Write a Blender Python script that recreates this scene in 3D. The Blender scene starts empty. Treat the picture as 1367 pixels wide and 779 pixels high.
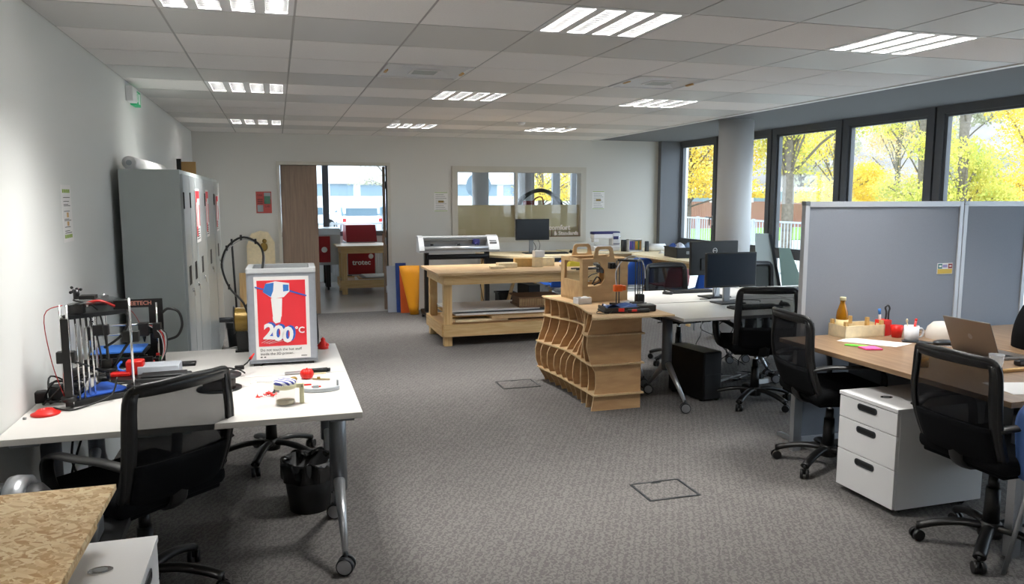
import bpy, bmesh, math, random
from mathutils import Vector, Matrix
random.seed(7)
PI=math.pi
LAMP_W=8.5; WORLD=3.1; EXPO=0.82
SC=bpy.context.scene
COL=SC.collection
# ------------------------------------------------------------------ materials
def lin(c):
    if isinstance(c,str):
        c=c.lstrip('#'); c=[int(c[i:i+2],16)/255 for i in (0,2,4)]
    return tuple((x/12.92 if x<=.04045 else ((x+.055)/1.055)**2.4) for x in c)+(1,)
def mat(name,c,rough=.5,metal=0,spec=.5,noise=0,scale=40,emit=None,es=0,alpha=None,trans=0,bump=0,bscale=None,coat=0):
    m=bpy.data.materials.new(name); m.use_nodes=True; nt=m.node_tree; b=nt.nodes['Principled BSDF']
    col=lin(c); b.inputs['Base Color'].default_value=col
    b.inputs['Roughness'].default_value=rough; b.inputs['Metallic'].default_value=metal
    b.inputs['Specular IOR Level'].default_value=spec; b.inputs['Coat Weight'].default_value=coat
    if trans: b.inputs['Transmission Weight'].default_value=trans
    if emit: b.inputs['Emission Color'].default_value=lin(emit); b.inputs['Emission Strength'].default_value=es
    if alpha is not None: b.inputs['Alpha'].default_value=alpha
    if noise or bump:
        tc=nt.nodes.new('ShaderNodeTexCoord'); n=nt.nodes.new('ShaderNodeTexNoise'); n.inputs['Scale'].default_value=scale; n.inputs['Detail'].default_value=4
        nt.links.new(tc.outputs['Object'],n.inputs['Vector'])
        if noise:
            r=nt.nodes.new('ShaderNodeValToRGB'); e=r.color_ramp.elements
            e[0].position=.3; e[1].position=.7
            e[0].color=tuple(x*(1-noise) for x in col[:3])+(1,); e[1].color=tuple(min(1,x*(1+noise)) for x in col[:3])+(1,)
            nt.links.new(n.outputs['Fac'],r.inputs['Fac']); nt.links.new(r.outputs['Color'],b.inputs['Base Color'])
        if bump:
            bp=nt.nodes.new('ShaderNodeBump'); bp.inputs['Strength'].default_value=bump; bp.inputs['Distance'].default_value=.002
            nt.links.new(n.outputs['Fac'],bp.inputs['Height']); nt.links.new(bp.outputs['Normal'],b.inputs['Normal'])
    return m
def wood(name,c1,c2,sc=(3,40,40),rough=.5):
    m=mat(name,c1,rough); nt=m.node_tree; b=nt.nodes['Principled BSDF']
    tc=nt.nodes.new('ShaderNodeTexCoord'); mp=nt.nodes.new('ShaderNodeMapping'); mp.inputs['Scale'].default_value=sc
    n=nt.nodes.new('ShaderNodeTexNoise'); n.inputs['Scale'].default_value=1; n.inputs['Detail'].default_value=6; n.inputs['Distortion'].default_value=.6
    r=nt.nodes.new('ShaderNodeValToRGB'); e=r.color_ramp.elements; e[0].position=.35; e[1].position=.65; e[0].color=lin(c2); e[1].color=lin(c1)
    L=nt.links.new; L(tc.outputs['Object'],mp.inputs['Vector']); L(mp.outputs['Vector'],n.inputs['Vector']); L(n.outputs['Fac'],r.inputs['Fac']); L(r.outputs['Color'],b.inputs['Base Color'])
    return m
def osbmat():
    m=mat('osb','#c9a46c',.6); nt=m.node_tree; b=nt.nodes['Principled BSDF']; L=nt.links.new
    tc=nt.nodes.new('ShaderNodeTexCoord')
    prev=None
    for k,(rot,s) in enumerate(((.5,(20,75,30)),(1.9,(24,85,30)),(-.7,(18,65,30)))):
        mp=nt.nodes.new('ShaderNodeMapping'); mp.vector_type='TEXTURE'; mp.inputs['Rotation'].default_value=(0,0,rot); mp.inputs['Scale'].default_value=tuple(1/q for q in s)
        v=nt.nodes.new('ShaderNodeTexVoronoi'); v.inputs['Scale'].default_value=1
        L(tc.outputs['Object'],mp.inputs['Vector']); L(mp.outputs['Vector'],v.inputs['Vector'])
        r=nt.nodes.new('ShaderNodeValToRGB'); r.color_ramp.interpolation='LINEAR'; e=r.color_ramp.elements
        e[0].color=lin('#cfae7c'); e[1].color=lin('#f0dcb4')
        x=e.new(.5); x.color=lin('#e2c596'); x=e.new(.05); x.color=lin('#b88c58')
        sp=nt.nodes.new('ShaderNodeSeparateColor'); L(v.outputs['Color'],sp.inputs['Color']); L(sp.outputs[0],r.inputs['Fac'])
        if prev is None: prev=r.outputs['Color']
        else:
            n=nt.nodes.new('ShaderNodeTexNoise'); n.inputs['Scale'].default_value=22+9*k; L(tc.outputs['Object'],n.inputs['Vector'])
            q=nt.nodes.new('ShaderNodeValToRGB'); q.color_ramp.elements[0].position=.48; q.color_ramp.elements[1].position=.52; L(n.outputs['Fac'],q.inputs['Fac'])
            mx=nt.nodes.new('ShaderNodeMix'); mx.data_type='RGBA'; L(q.outputs['Color'],mx.inputs['Factor']); L(prev,mx.inputs['A']); L(r.outputs['Color'],mx.inputs['B']); prev=mx.outputs['Result']
    L(prev,b.inputs['Base Color']); return m
def carpetmat():
    m=mat('carpet','#5a5857',.95,spec=.1); nt=m.node_tree; b=nt.nodes['Principled BSDF']; L=nt.links.new
    tc=nt.nodes.new('ShaderNodeTexCoord')
    w=nt.nodes.new('ShaderNodeTexWave'); w.wave_type='BANDS'; w.bands_direction='X'; w.inputs['Scale'].default_value=9; w.inputs['Distortion'].default_value=9; w.inputs['Detail'].default_value=2; w.inputs['Detail Scale'].default_value=4.5
    mp=nt.nodes.new('ShaderNodeMapping'); mp.inputs['Rotation'].default_value=(0,0,.5); L(tc.outputs['Object'],mp.inputs['Vector']); L(mp.outputs['Vector'],w.inputs['Vector'])
    n=nt.nodes.new('ShaderNodeTexNoise'); n.inputs['Scale'].default_value=260; n.inputs['Detail'].default_value=2; L(tc.outputs['Object'],n.inputs['Vector'])
    a=nt.nodes.new('ShaderNodeMath'); a.operation='MULTIPLY'; a.inputs[1].default_value=.42; L(w.outputs['Fac'],a.inputs[0])
    a2=nt.nodes.new('ShaderNodeMath'); a2.operation='ADD'; L(a.outputs[0],a2.inputs[0]); L(n.outputs['Fac'],a2.inputs[1])
    r=nt.nodes.new('ShaderNodeValToRGB'); e=r.color_ramp.elements; e[0].position=.4; e[1].position=1.05 if False else 1; e[0].color=lin('#585554'); e[1].color=lin('#7a7774')
    L(a2.outputs[0],r.inputs['Fac']); L(r.outputs['Color'],b.inputs['Base Color'])
    bp=nt.nodes.new('ShaderNodeBump'); bp.inputs['Strength'].default_value=.5; bp.inputs['Distance'].default_value=.003; L(a2.outputs[0],bp.inputs['Height']); L(bp.outputs['Normal'],b.inputs['Normal'])
    return m
def glassmat(name='glass',tint='#ffffff',fac=None,rough=.02):
    m=bpy.data.materials.new(name); m.use_nodes=True; nt=m.node_tree; nt.nodes.remove(nt.nodes['Principled BSDF']); out=nt.nodes['Material Output']
    t=nt.nodes.new('ShaderNodeBsdfTransparent'); t.inputs[0].default_value=lin(tint)
    g=nt.nodes.new('ShaderNodeBsdfGlossy'); g.inputs['Roughness'].default_value=rough
    lw=nt.nodes.new('ShaderNodeLayerWeight'); lw.inputs[0].default_value=.5; pw=nt.nodes.new('ShaderNodeMath'); pw.operation='POWER'; pw.inputs[1].default_value=5; nt.links.new(lw.outputs['Facing'],pw.inputs[0]); f=nt.nodes.new('ShaderNodeMath'); f.operation='MULTIPLY_ADD'; f.inputs[1].default_value=.9; f.inputs[2].default_value=.04; nt.links.new(pw.outputs[0],f.inputs[0])
    mx=nt.nodes.new('ShaderNodeMixShader'); L=nt.links.new
    L(f.outputs[0],mx.inputs[0]); L(t.outputs[0],mx.inputs[1]); L(g.outputs[0],mx.inputs[2]); L(mx.outputs[0],out.inputs[0]); return m
def veil(name,c,op,rough=.8):   # woven mesh / film: part see-through
    m=bpy.data.materials.new(name); m.use_nodes=True; nt=m.node_tree; b=nt.nodes['Principled BSDF']; out=nt.nodes['Material Output']
    b.inputs['Base Color'].default_value=lin(c); b.inputs['Roughness'].default_value=rough; b.inputs['Specular IOR Level'].default_value=.2
    t=nt.nodes.new('ShaderNodeBsdfTransparent'); mx=nt.nodes.new('ShaderNodeMixShader'); mx.inputs[0].default_value=op
    L=nt.links.new; L(t.outputs[0],mx.inputs[1]); L(b.outputs[0],mx.inputs[2]); L(mx.outputs[0],out.inputs[0]); return m
def brickmat(name,c1,c2,c3,s):
    m=mat(name,c1,.9); nt=m.node_tree; b=nt.nodes['Principled BSDF']; L=nt.links.new
    tc=nt.nodes.new('ShaderNodeTexCoord'); mp=nt.nodes.new('ShaderNodeMapping'); mp.inputs['Rotation'].default_value=(PI/2,0,PI/2)
    k=nt.nodes.new('ShaderNodeTexBrick'); k.inputs['Scale'].default_value=s; k.inputs['Color1'].default_value=lin(c1); k.inputs['Color2'].default_value=lin(c2); k.inputs['Mortar'].default_value=lin(c3)
    L(tc.outputs['Object'],mp.inputs['Vector']); L(mp.outputs['Vector'],k.inputs['Vector']); L(k.outputs['Color'],b.inputs['Base Color']); return m
M=dict(jarglass=veil('jar_glass','#eceee8',.22,.1), bluelight=mat('pale_blue_shell','#6a92dc',.4), hill=mat('hazed_wooded_hill','#8f8883',.95,noise=.22,scale=.5), alu_matt=mat('alu_matt','#c2c5ca',.45,metal=.3), gold2=mat('gold_print','#c9a832',.5), art_g=mat('sticker_green','#2f6f72',.5), art_r=mat('sticker_red','#8e2f2a',.5), art_p=mat('sticker_lilac','#9a8fc0',.5), cupm=veil('cup_plastic','#dfe4e8',.35,.2), pinkred=mat('pink_red','#e04a55',.4), hoodglass=veil('hood_glass','#15191c',.7,.1), signgrey=mat('sign_grey','#627582',.5),
 brownbox=mat('brown_box','#7a5638',.6), tanw2=mat('brown_block','#cfa868',.6,noise=.08,scale=30), chrome2=mat('satin_metal','#b9babc',.3,metal=.7), cablew2=mat('white_tube','#d8dadc',.5), bluefilm=mat('blue_film','#3f5f9a',.3), blueshell=mat('blue_shell','#1f56b4',.4), redposter=mat('poster_brick','#b8504a',.7), greyposter=mat('poster_grey','#98a0a4',.7), greenposter=mat('poster_green','#4f7f6c',.7), sign=mat('sign_pink','#f0e4dc',.6),
 steelpanel=mat('frosted_panel','#a7adb6',.35,metal=.3,noise=.05,scale=30), artblue=mat('art_blue','#3878c4',.5), artblue2=mat('art_deep_blue','#2c5fc0',.5), redwire=mat('red_wire','#b0201c',.5), redtxt=mat('red_text','#c08070',.6), bluebed=mat('blue_bed','#3c7fe0',.6), green_pcb=mat('pcb','#2f6b45',.5), bluewire=mat('blue_wire','#2c66d8',.5), greybox=mat('grey_box','#bcc2ca',.5), cream2=mat('contents','#b0a080',.7), clearscrap=mat('clear_scrap','#e8e6e0',.3), greyplastic=mat('grey_plastic','#a9aeb2',.45),
 vent_white=mat('vent_white','#e4e6e8',.4), tan_clip=mat('tan_clip','#c9a268',.5),
 wall=mat('wall_paint','#e2e3e0',.75,spec=.25,bump=.15,scale=180), wallback=mat('back_wall_paint','#dad8d2',.75,spec=.25,bump=.15,scale=180),
 tile=mat('ceiling_tile','#eeebe9',.9,spec=.1,noise=.03,scale=120), tile2=mat('ceiling_metal_panel','#d0cfcd',.45,spec=.4), grid=mat('ceiling_grid','#aeacaa',.6),
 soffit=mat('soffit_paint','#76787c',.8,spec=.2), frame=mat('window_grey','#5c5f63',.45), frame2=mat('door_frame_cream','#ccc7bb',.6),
 carpet=carpetmat(), vinyl=mat('vinyl_floor','#cdc7c1',.18,noise=.04,scale=60), glass=glassmat(), film=veil('cork_film','#c8bd98',.88),
 white=mat('white_paint','#e6e6e6',.5), desk=mat('desk_white','#d8d5d0',.35), edge=mat('desk_edge','#cfcac2',.5), grey=mat('grey_metal','#b6bdbb',.42,noise=.02,scale=6), lock2=mat('locker_door','#b4babb',.3,noise=.02,scale=5,coat=.3),
 dark=mat('dark_plastic','#17181a',.5), black=mat('black_plastic','#0c0c0d',.42), fabric=mat('black_fabric','#101113',.95,spec=.1,bump=.4,scale=400), mesh=veil('chair_mesh','#141519',.62),
 leg=mat('leg_grey','#6f7378',.35,metal=.5), charcoal=mat('charcoal_metal','#3a3d41',.4,metal=.4), alu=mat('aluminium','#b9bcc0',.32,metal=.85), chrome=mat('chrome','#d8d8d8',.12,metal=1), steel=mat('steel_grey','#8a8d90',.35,metal=.7),
 pine=wood('pine','#d9bb88','#c8a26c',(3,40,40)), pinez=wood('pine_upright','#d9bb88','#c59e68',(40,40,3)), piney=wood('pine_along','#d6b784','#c59e68',(40,3,40)),
 ply=wood('plywood_face','#d8b88c','#c8a47a',(3,3,26)), plyx=wood('plywood_fin','#cfa97a','#bd966a',(4,4,20)), plyedge=mat('plywood_edge','#d9be93',.6,noise=.1,scale=90), mdf=wood('plywood_box','#bd9d70','#ab8a5e',(5,30,12)),
 osb=osbmat(), oak=wood('brown_laminate','#9b7f62','#846a50',(30,3,30),.35), door=wood('door_oak_grey','#937d6b','#7f6b5b',(40,40,2.5),.5),
 red=mat('red_plastic','#d81f16',.4), redm=mat('machine_red','#a31420',.4), orange=mat('orange_plastic','#f0660f',.4), blue=mat('blue_plastic','#1e5bd0',.45), bluem=mat('blue_build_plate','#2456b8',.6), navy=mat('navy','#2a2a66',.5),
 paper=mat('paper','#eeecea',.8,spec=.1), poster=mat('poster_red','#e2303a',.5), cream=mat('cream_plastic','#ddd8b4',.5), gold=mat('gold_filament','#8a6f2c',.35,metal=.3), brownspool=mat('brown_filament','#2b1d18',.5), spool=mat('spool_grey','#1f2022',.5),
 yellow=mat('yellow_sheet','#f2a112',.5), orsheet=mat('orange_sheet','#cf5a1a',.5), dblue=mat('blue_sheet','#1d3f86',.5), lgrey=mat('pale_grey_board','#a3acb8',.6),
 cloth=mat('yellow_cloth','#cdb93a',.9,bump=.6,scale=30), text=mat('ink','#303030',.8), txw=mat('white_ink','#f2f2f2',.6), txg=mat('green_ink','#8fae2f',.7), green=mat('exit_green','#22a06a',.5,emit='#1fa068',es=.15),
 part=mat('partition_fabric','#9096a0',.9,spec=.15,noise=.04,scale=300,bump=.3), screen=mat('screen_black','#0b0d12',.22), screen2=mat('screen_sheen','#1c2531',.25), champ=mat('laptop_bronze','#776f68',.4,metal=.35),
 juice=mat('apple_juice','#b87a14',.12,trans=.35), clear=glassmat('clear_plastic','#f0f4f4',rough=.05), label=mat('label_cream','#e6d29a',.7), pink=mat('pink_note','#ff5fa0',.7), gnote=mat('green_note','#66d03a',.7), tape=mat('amber_tape','#d99a20',.3),
 leafboard=mat('sage_board','#8fa69c',.6), paleboard=mat('pale_board','#c3ccc9',.6), cable=mat('cable_black','#101010',.5), cablew=mat('cable_grey','#a8a8a8',.5), bag=mat('bin_bag','#08090a',.18,bump=1,scale=25),
 cards=mat('cardboard','#b08a55',.8), sew=mat('sewing_white','#e6e6ea',.4), tanw=mat('tan_wood','#ead8b2',.6,noise=.08,scale=30), laserw=mat('machine_white','#c9ccce',.4),
 tyre=mat('tyre','#111111',.8), carw=mat('car_white','#e8ebee',.3,coat=.5), card=mat('car_silver','#8d959e',.3,metal=.4,coat=.5), cglass=mat('car_glass','#5f7480',.15), tail=mat('tail_lamp','#b02020',.4),
 asphalt=mat('asphalt','#8d8f90',.9,noise=.1,scale=3), lawn=mat('lawn','#6f9a3c',.95,noise=.25,scale=4), path=mat('path','#a8a6a0',.9,noise=.08,scale=2), fence=mat('fence_grey','#a4a8ab',.6), bark=mat('bark','#6f675c',.9,noise=.25,scale=12),
 build=mat('building_white','#e2e4e6',.8), bwin=mat('building_glass','#7f93a0',.3), brick=brickmat('brick','#9a6250','#8a5444','#a8988c',3.5), hatw=mat('hat_cream','#d9d2c8',.9), navyf=mat('navy_print','#20304f',.6))
def leafmat(name,cols):
    m=mat(name,cols[0],.8,spec=.1); nt=m.node_tree; b=nt.nodes['Principled BSDF']; L=nt.links.new
    tc=nt.nodes.new('ShaderNodeTexCoord'); n=nt.nodes.new('ShaderNodeTexNoise'); n.inputs['Scale'].default_value=1.3; n.inputs['Detail'].default_value=6
    r=nt.nodes.new('ShaderNodeValToRGB'); e=r.color_ramp.elements; e[0].position=.35; e[0].color=lin(cols[0]); e[1].position=.65; e[1].color=lin(cols[-1])
    if len(cols)>2: x=e.new(.5); x.color=lin(cols[1])
    L(tc.outputs['Object'],n.inputs['Vector']); L(n.outputs['Fac'],r.inputs['Fac']); L(r.outputs['Color'],b.inputs['Base Color'])
    tr=nt.nodes.new('ShaderNodeBsdfTranslucent'); L(r.outputs['Color'],tr.inputs[0]); ad=nt.nodes.new('ShaderNodeMixShader'); ad.inputs[0].default_value=.45
    out=nt.nodes['Material Output']; L(b.outputs[0],ad.inputs[1]); L(tr.outputs[0],ad.inputs[2]); L(ad.outputs[0],out.inputs[0]); return m
M['ly']=leafmat('leaf_yellow',['#d8b848','#e8cf5c','#f0e088']); M['lg']=leafmat('leaf_yellow_green',['#a3ae58','#cfca68','#e6da7c']); M['lo']=leafmat('leaf_orange',['#cfa86c','#dcc08c','#c4c29c']); M['lh']=leafmat('leaf_haze',['#a8a68c','#c0bda8','#b6b49c'])  # paled and greyed leaf colours carry the distance haze
# ------------------------------------------------------------------ mesh builder
def frm(o,x,y):
    x=Vector(x).normalized(); y=Vector(y); y=(y-x*y.dot(x)).normalized(); z=x.cross(y)
    m=Matrix((x,y,z)).transposed().to_4x4(); m.translation=Vector(o); return m
def RZ(a,o=(0,0,0)): return Matrix.Translation(Vector(o))@Matrix.Rotation(a,4,'Z')
def RX(a,o=(0,0,0)): return Matrix.Translation(Vector(o))@Matrix.Rotation(a,4,'X')
def RY(a,o=(0,0,0)): return Matrix.Translation(Vector(o))@Matrix.Rotation(a,4,'Y')
class MB:
    def __init__(s,X=None): s.b=bmesh.new(); s.X=X or Matrix()
    def v(s,p): return s.b.verts.new(s.X@Vector(p))
    def f(s,vs,m=0,sm=False):
        try: f=s.b.faces.new(vs)
        except ValueError: return None
        f.material_index=m; f.smooth=sm; return f
    def bx(s,x0,y0,z0,x1,y1,z1,m=0,r=0,X=None,seg=2):
        X=X or Matrix()
        vs=[s.v(X@Vector((x,y,z))) for z in (z0,z1) for y in (y0,y1) for x in (x0,x1)]
        fs=[s.f([vs[i] for i in q],m) for q in ((0,2,3,1),(4,5,7,6),(0,1,5,4),(2,6,7,3),(0,4,6,2),(1,3,7,5))]
        if r:
            es=list({e for f in fs for e in f.edges}); g=bmesh.ops.bevel(s.b,geom=es,offset=r,segments=seg,profile=.5,affect='EDGES')
            for f in g['faces']: f.material_index=m; f.smooth=True
        return s
    def bc(s,c,d,m=0,r=0,X=None,seg=2):
        return s.bx(c[0]-d[0]/2,c[1]-d[1]/2,c[2]-d[2]/2,c[0]+d[0]/2,c[1]+d[1]/2,c[2]+d[2]/2,m,r,X,seg)
    def beam(s,p0,p1,w,t,m=0,side=(1,0,0),r=0):
        p0=Vector(p0);p1=Vector(p1);d=p1-p0; L=d.length; X=frm(p0,d,side)
        return s.bx(0,-w/2,-t/2,L,w/2,t/2,m,r,X)
    def cyl(s,p0,p1,r0,r1=None,n=16,m=0,caps=True):
        r1=r0 if r1 is None else r1; p0=Vector(p0);p1=Vector(p1);d=p1-p0
        a=d.orthogonal().normalized(); c=d.normalized().cross(a)
        A=[];B=[]
        for i in range(n):
            t=2*PI*i/n; u=a*math.cos(t)+c*math.sin(t); A.append(s.v(p0+u*r0)); B.append(s.v(p1+u*r1))
        for i in range(n): j=(i+1)%n; s.f([A[i],A[j],B[j],B[i]],m,True)
        if caps: s.f(A[::-1],m); s.f(B,m)
        return s
    def tube(s,pts,r,n=8,m=0,closed=False,side=None,w=None,smooth=None):
        P=[Vector(p) for p in pts]
        if smooth: P=spline(P,smooth,closed)
        N=len(P); rings=[]; a=None
        for i,p in enumerate(P):
            q=P[(i+1)%N] if (closed or i<N-1) else p; o=P[i-1] if (closed or i>0) else p
            t=(q-o).normalized()
            if side is not None: a=Vector(side)
            elif a is None: a=t.orthogonal()
            a=(a-t*a.dot(t)).normalized(); c=t.cross(a); ww=w if w else r
            rings.append([s.v(p+a*ww*math.cos(2*PI*k/n)+c*r*math.sin(2*PI*k/n)) for k in range(n)])
        for i in range(N if closed else N-1):
            A=rings[i];B=rings[(i+1)%N]
            for k in range(n): j=(k+1)%n; s.f([A[k],A[j],B[j],B[k]],m,True)
        if not closed: s.f(rings[0][::-1],m); s.f(rings[-1],m)
        return s
    def lathe(s,prof,o=(0,0,0),n=24,m=0,X=None,ms=None):
        X=X or Matrix(); o=Vector(o); rings=[]
        for r,z in prof:
            rings.append([s.v(X@(o+Vector((r*math.cos(2*PI*k/n),r*math.sin(2*PI*k/n),z)))) for k in range(n)] if r>1e-6 else [s.v(X@(o+Vector((0,0,z))))])
        for i in range(len(rings)-1):
            A=rings[i];B=rings[i+1]; mm=ms[i] if ms else m
            for k in range(n):
                j=(k+1)%n
                if len(A)==1 and len(B)==1: continue
                if len(A)==1: s.f([A[0],B[j],B[k]],mm,True)
                elif len(B)==1: s.f([A[k],A[j],B[0]],mm,True)
                else: s.f([A[k],A[j],B[j],B[k]],mm,True)
        return s
    def ball(s,c,r,m=0,n=16):
        if not hasattr(r,'__len__'): r=(r,r,r)
        X=Matrix.Translation(Vector(c))@Matrix.Diagonal((*r,1)); k=n//2
        return s.lathe([(math.sin(PI*i/k),-math.cos(PI*i/k)) for i in range(k+1)],n=n,m=m,X=X)
    def grid(s,fn,nu,nv,m=0,sm=True,cu=False):
        V=[[s.v(fn(i/nu,j/nv)) for i in range(nu+(0 if cu else 1))] for j in range(nv+1)]
        for j in range(nv):
            for i in range(nu):
                k=(i+1)%len(V[0]) if cu else i+1; s.f([V[j][i],V[j][k],V[j+1][k],V[j+1][i]],m,sm)
        return s
    def slab(s,fn,nrm,t,nu,nv,m=0):   # thick curved sheet
        A=[[s.v(Vector(fn(i/nu,j/nv))+Vector(nrm)*t/2) for i in range(nu+1)] for j in range(nv+1)]
        B=[[s.v(Vector(fn(i/nu,j/nv))-Vector(nrm)*t/2) for i in range(nu+1)] for j in range(nv+1)]
        for j in range(nv):
            for i in range(nu):
                s.f([A[j][i],A[j][i+1],A[j+1][i+1],A[j+1][i]],m,True); s.f([B[j+1][i],B[j+1][i+1],B[j][i+1],B[j][i]],m,True)
        for i in range(nu): s.f([B[0][i],B[0][i+1],A[0][i+1],A[0][i]],m); s.f([A[nv][i],A[nv][i+1],B[nv][i+1],B[nv][i]],m)
        for j in range(nv): s.f([A[j][0],A[j+1][0],B[j+1][0],B[j][0]],m); s.f([B[j][nu],B[j+1][nu],A[j+1][nu],A[j][nu]],m)
        return s
    def prism(s,poly,h0,h1,m=0,X=None,me=None):   # polygon in local xy, extruded along local z
        X=X or Matrix(); me=m if me is None else me
        A=[s.v(X@Vector((x,y,h0))) for x,y in poly]; B=[s.v(X@Vector((x,y,h1))) for x,y in poly]; n=len(poly)
        s.f(A[::-1],m); s.f(B,m)
        for i in range(n): j=(i+1)%n; s.f([A[i],A[j],B[j],B[i]],me)
        return s
    def _curve(s,cu,X,m,me=None):
        o=bpy.data.objects.new('tmp',cu); COL.objects.link(o); dg=bpy.context.evaluated_depsgraph_get(); dg.update()
        me_=bpy.data.meshes.new_from_object(o.evaluated_get(dg)); n0=len(s.b.verts); f0=len(s.b.faces)
        s.b.from_mesh(me_); s.b.verts.ensure_lookup_table(); s.b.faces.ensure_lookup_table()
        for v in s.b.verts[n0:]: v.co=s.X@(X@v.co)
        for f in s.b.faces[f0:]: f.material_index=m; f.smooth=False
        bpy.data.objects.remove(o); bpy.data.meshes.remove(me_); bpy.data.curves.remove(cu); return s
    def plate(s,loops,t,X=None,m=0):     # outline + holes, thickness t centred
        cu=bpy.data.curves.new('c','CURVE'); cu.dimensions='2D'; cu.fill_mode='BOTH'; cu.extrude=t/2
        for lp in loops:
            sp=cu.splines.new('POLY'); sp.points.add(len(lp)-1)
            for i,(x,y) in enumerate(lp): sp.points[i].co=(x,y,0,1)
            sp.use_cyclic_u=True
        return s._curve(cu,X or Matrix(),m)
    def text(s,t,size,X,ext=.0006,m=0,al='CENTER',bold=0):
        cu=bpy.data.curves.new('t','FONT'); cu.body=t; cu.size=size; cu.extrude=ext; cu.align_x=al; cu.align_y='CENTER'; cu.offset=bold; cu.resolution_u=3
        return s._curve(cu,X,m)
    def each(s,name,mats,parent=None):      # every separate piece becomes a part of its own
        left=set(s.b.verts); isl=[]
        while left:
            st=[left.pop()]; cur={st[0]}
            while st:
                v=st.pop()
                for e in v.link_edges:
                    w=e.other_vert(v)
                    if w in left: left.discard(w); cur.add(w); st.append(w)
            isl.append(cur)
        for cur in isl:
            q=MB(); mp={v:q.b.verts.new(v.co) for v in cur}
            for f in {f for v in cur for f in v.link_faces}:
                try: g=q.b.faces.new([mp[v] for v in f.verts]); g.smooth=f.smooth; g.material_index=f.material_index
                except ValueError: pass
            q.build(name,mats,parent)
        s.b.free()
    def build(s,name,mats,parent=None,bev=0):
        me=bpy.data.meshes.new(name)
        bmesh.ops.recalc_face_normals(s.b,faces=s.b.faces[:]) if len(s.b.faces)<30000 else None
        s.b.to_mesh(me); s.b.free()
        for m in (mats if isinstance(mats,(list,tuple)) else [mats]): me.materials.append(M[m] if isinstance(m,str) else m)
        o=bpy.data.objects.new(name,me); COL.objects.link(o)
        if parent: o.parent=parent
        if bev:
            b=o.modifiers.new('bevel','BEVEL'); b.width=bev; b.segments=2; b.limit_method='ANGLE'; b.angle_limit=.9
        return o
def spline(P,k,closed=False):
    out=[];N=len(P)
    for i in range(N if closed else N-1):
        g=lambda j: P[j%N] if closed else P[max(0,min(N-1,j))]
        a,b,c,d=g(i-1),g(i),g(i+1),g(i+2)
        for q in range(k):
            t=q/k; out.append(.5*((2*b)+(c-a)*t+(2*a-5*b+4*c-d)*t*t+(3*b-a-3*c+d)*t**3))
    if not closed: out.append(P[-1])
    return out
def circ(cx,cy,r,n=16,ry=None): ry=ry or r; return [(cx+r*math.cos(2*PI*i/n),cy+ry*math.sin(2*PI*i/n)) for i in range(n)]
def rrect(x0,y0,x1,y1,r,n=4):
    out=[]
    for cx,cy,a in ((x1-r,y1-r,0),(x0+r,y1-r,PI/2),(x0+r,y0+r,PI),(x1-r,y0+r,1.5*PI)):
        for i in range(n+1): t=a+PI/2*i/n; out.append((cx+r*math.cos(t),cy+r*math.sin(t)))
    return out
def T(name,label,cat,loc=(0,0,0),rz=0,group=None):
    o=bpy.data.objects.new(name,None); o.empty_display_size=.1; COL.objects.link(o); o.location=loc; o.rotation_euler=(0,0,rz)
    return tag(o,label,cat,group)
def tag(o,label,cat,group=None,kind=None):
    o['label']=label; o['category']=cat
    if group: o['group']=group
    if kind: o['kind']=kind
    return o
def struct(o): o['kind']='structure'; return o
def place(o,loc,rz=0): o.location=loc; o.rotation_euler=(0,0,rz); return o
KIDS={}
def dup(root,loc,rz=0,label=None,group=None):
    def rec(o,par):
        c=o.copy(); COL.objects.link(c); 
        if par: c.parent=par
        for ch in list(o.children): rec(ch,c)
        return c
    r=rec(root,None); r.location=loc; r.rotation_euler=(0,0,rz)
    if label: r['label']=label
    if group: r['group']=group
    return r
# ------------------------------------------------------------------ room
XL,XR,YB,YF,ZC=-1.03,6.05,11.0,-3.0,2.48
struct(MB().bx(XL-.2,YF-.2,-.1,XR+.15,YB+.06,0).build('floor','carpet'))
struct(MB().bx(XL-.2,YB+.06,-.1,XR+.1,15.4,-.002).build('floor','vinyl'))
struct(MB().bx(XL-.2,YF-.2,0,XL,15.4,2.75).build('wall_left','wall'))
struct(MB().bx(XL-.2,YF-.2,0,XR+.2,YF,2.75).build('wall_front','wall'))
# back wall with door and interior window openings
DX0,DX1,DZ=.06,1.50,2.06; WX0,WX1,WZ0,WZ1=2.46,4.48,.99,2.04
w=MB()
for a,b,c,d in ((XL,DX0,0,2.7),(DX0,DX1,DZ,2.7),(DX1,WX0,0,2.7),(WX0,WX1,0,WZ0),(WX0,WX1,WZ1,2.7),(WX1,XR+.2,0,2.7)): w.bx(a,YB,c,b,YB+.14,d)
struct(w.build('wall_back','wallback'))
struct(MB().bx(XL-.2,YF-.2,2.70,XR+.15,15.5,2.85).build('ceiling','white'))
struct(MB().bx(XL-.2,YB+.14,2.55,XR,15.4,2.6).build('ceiling','tile'))
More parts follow.
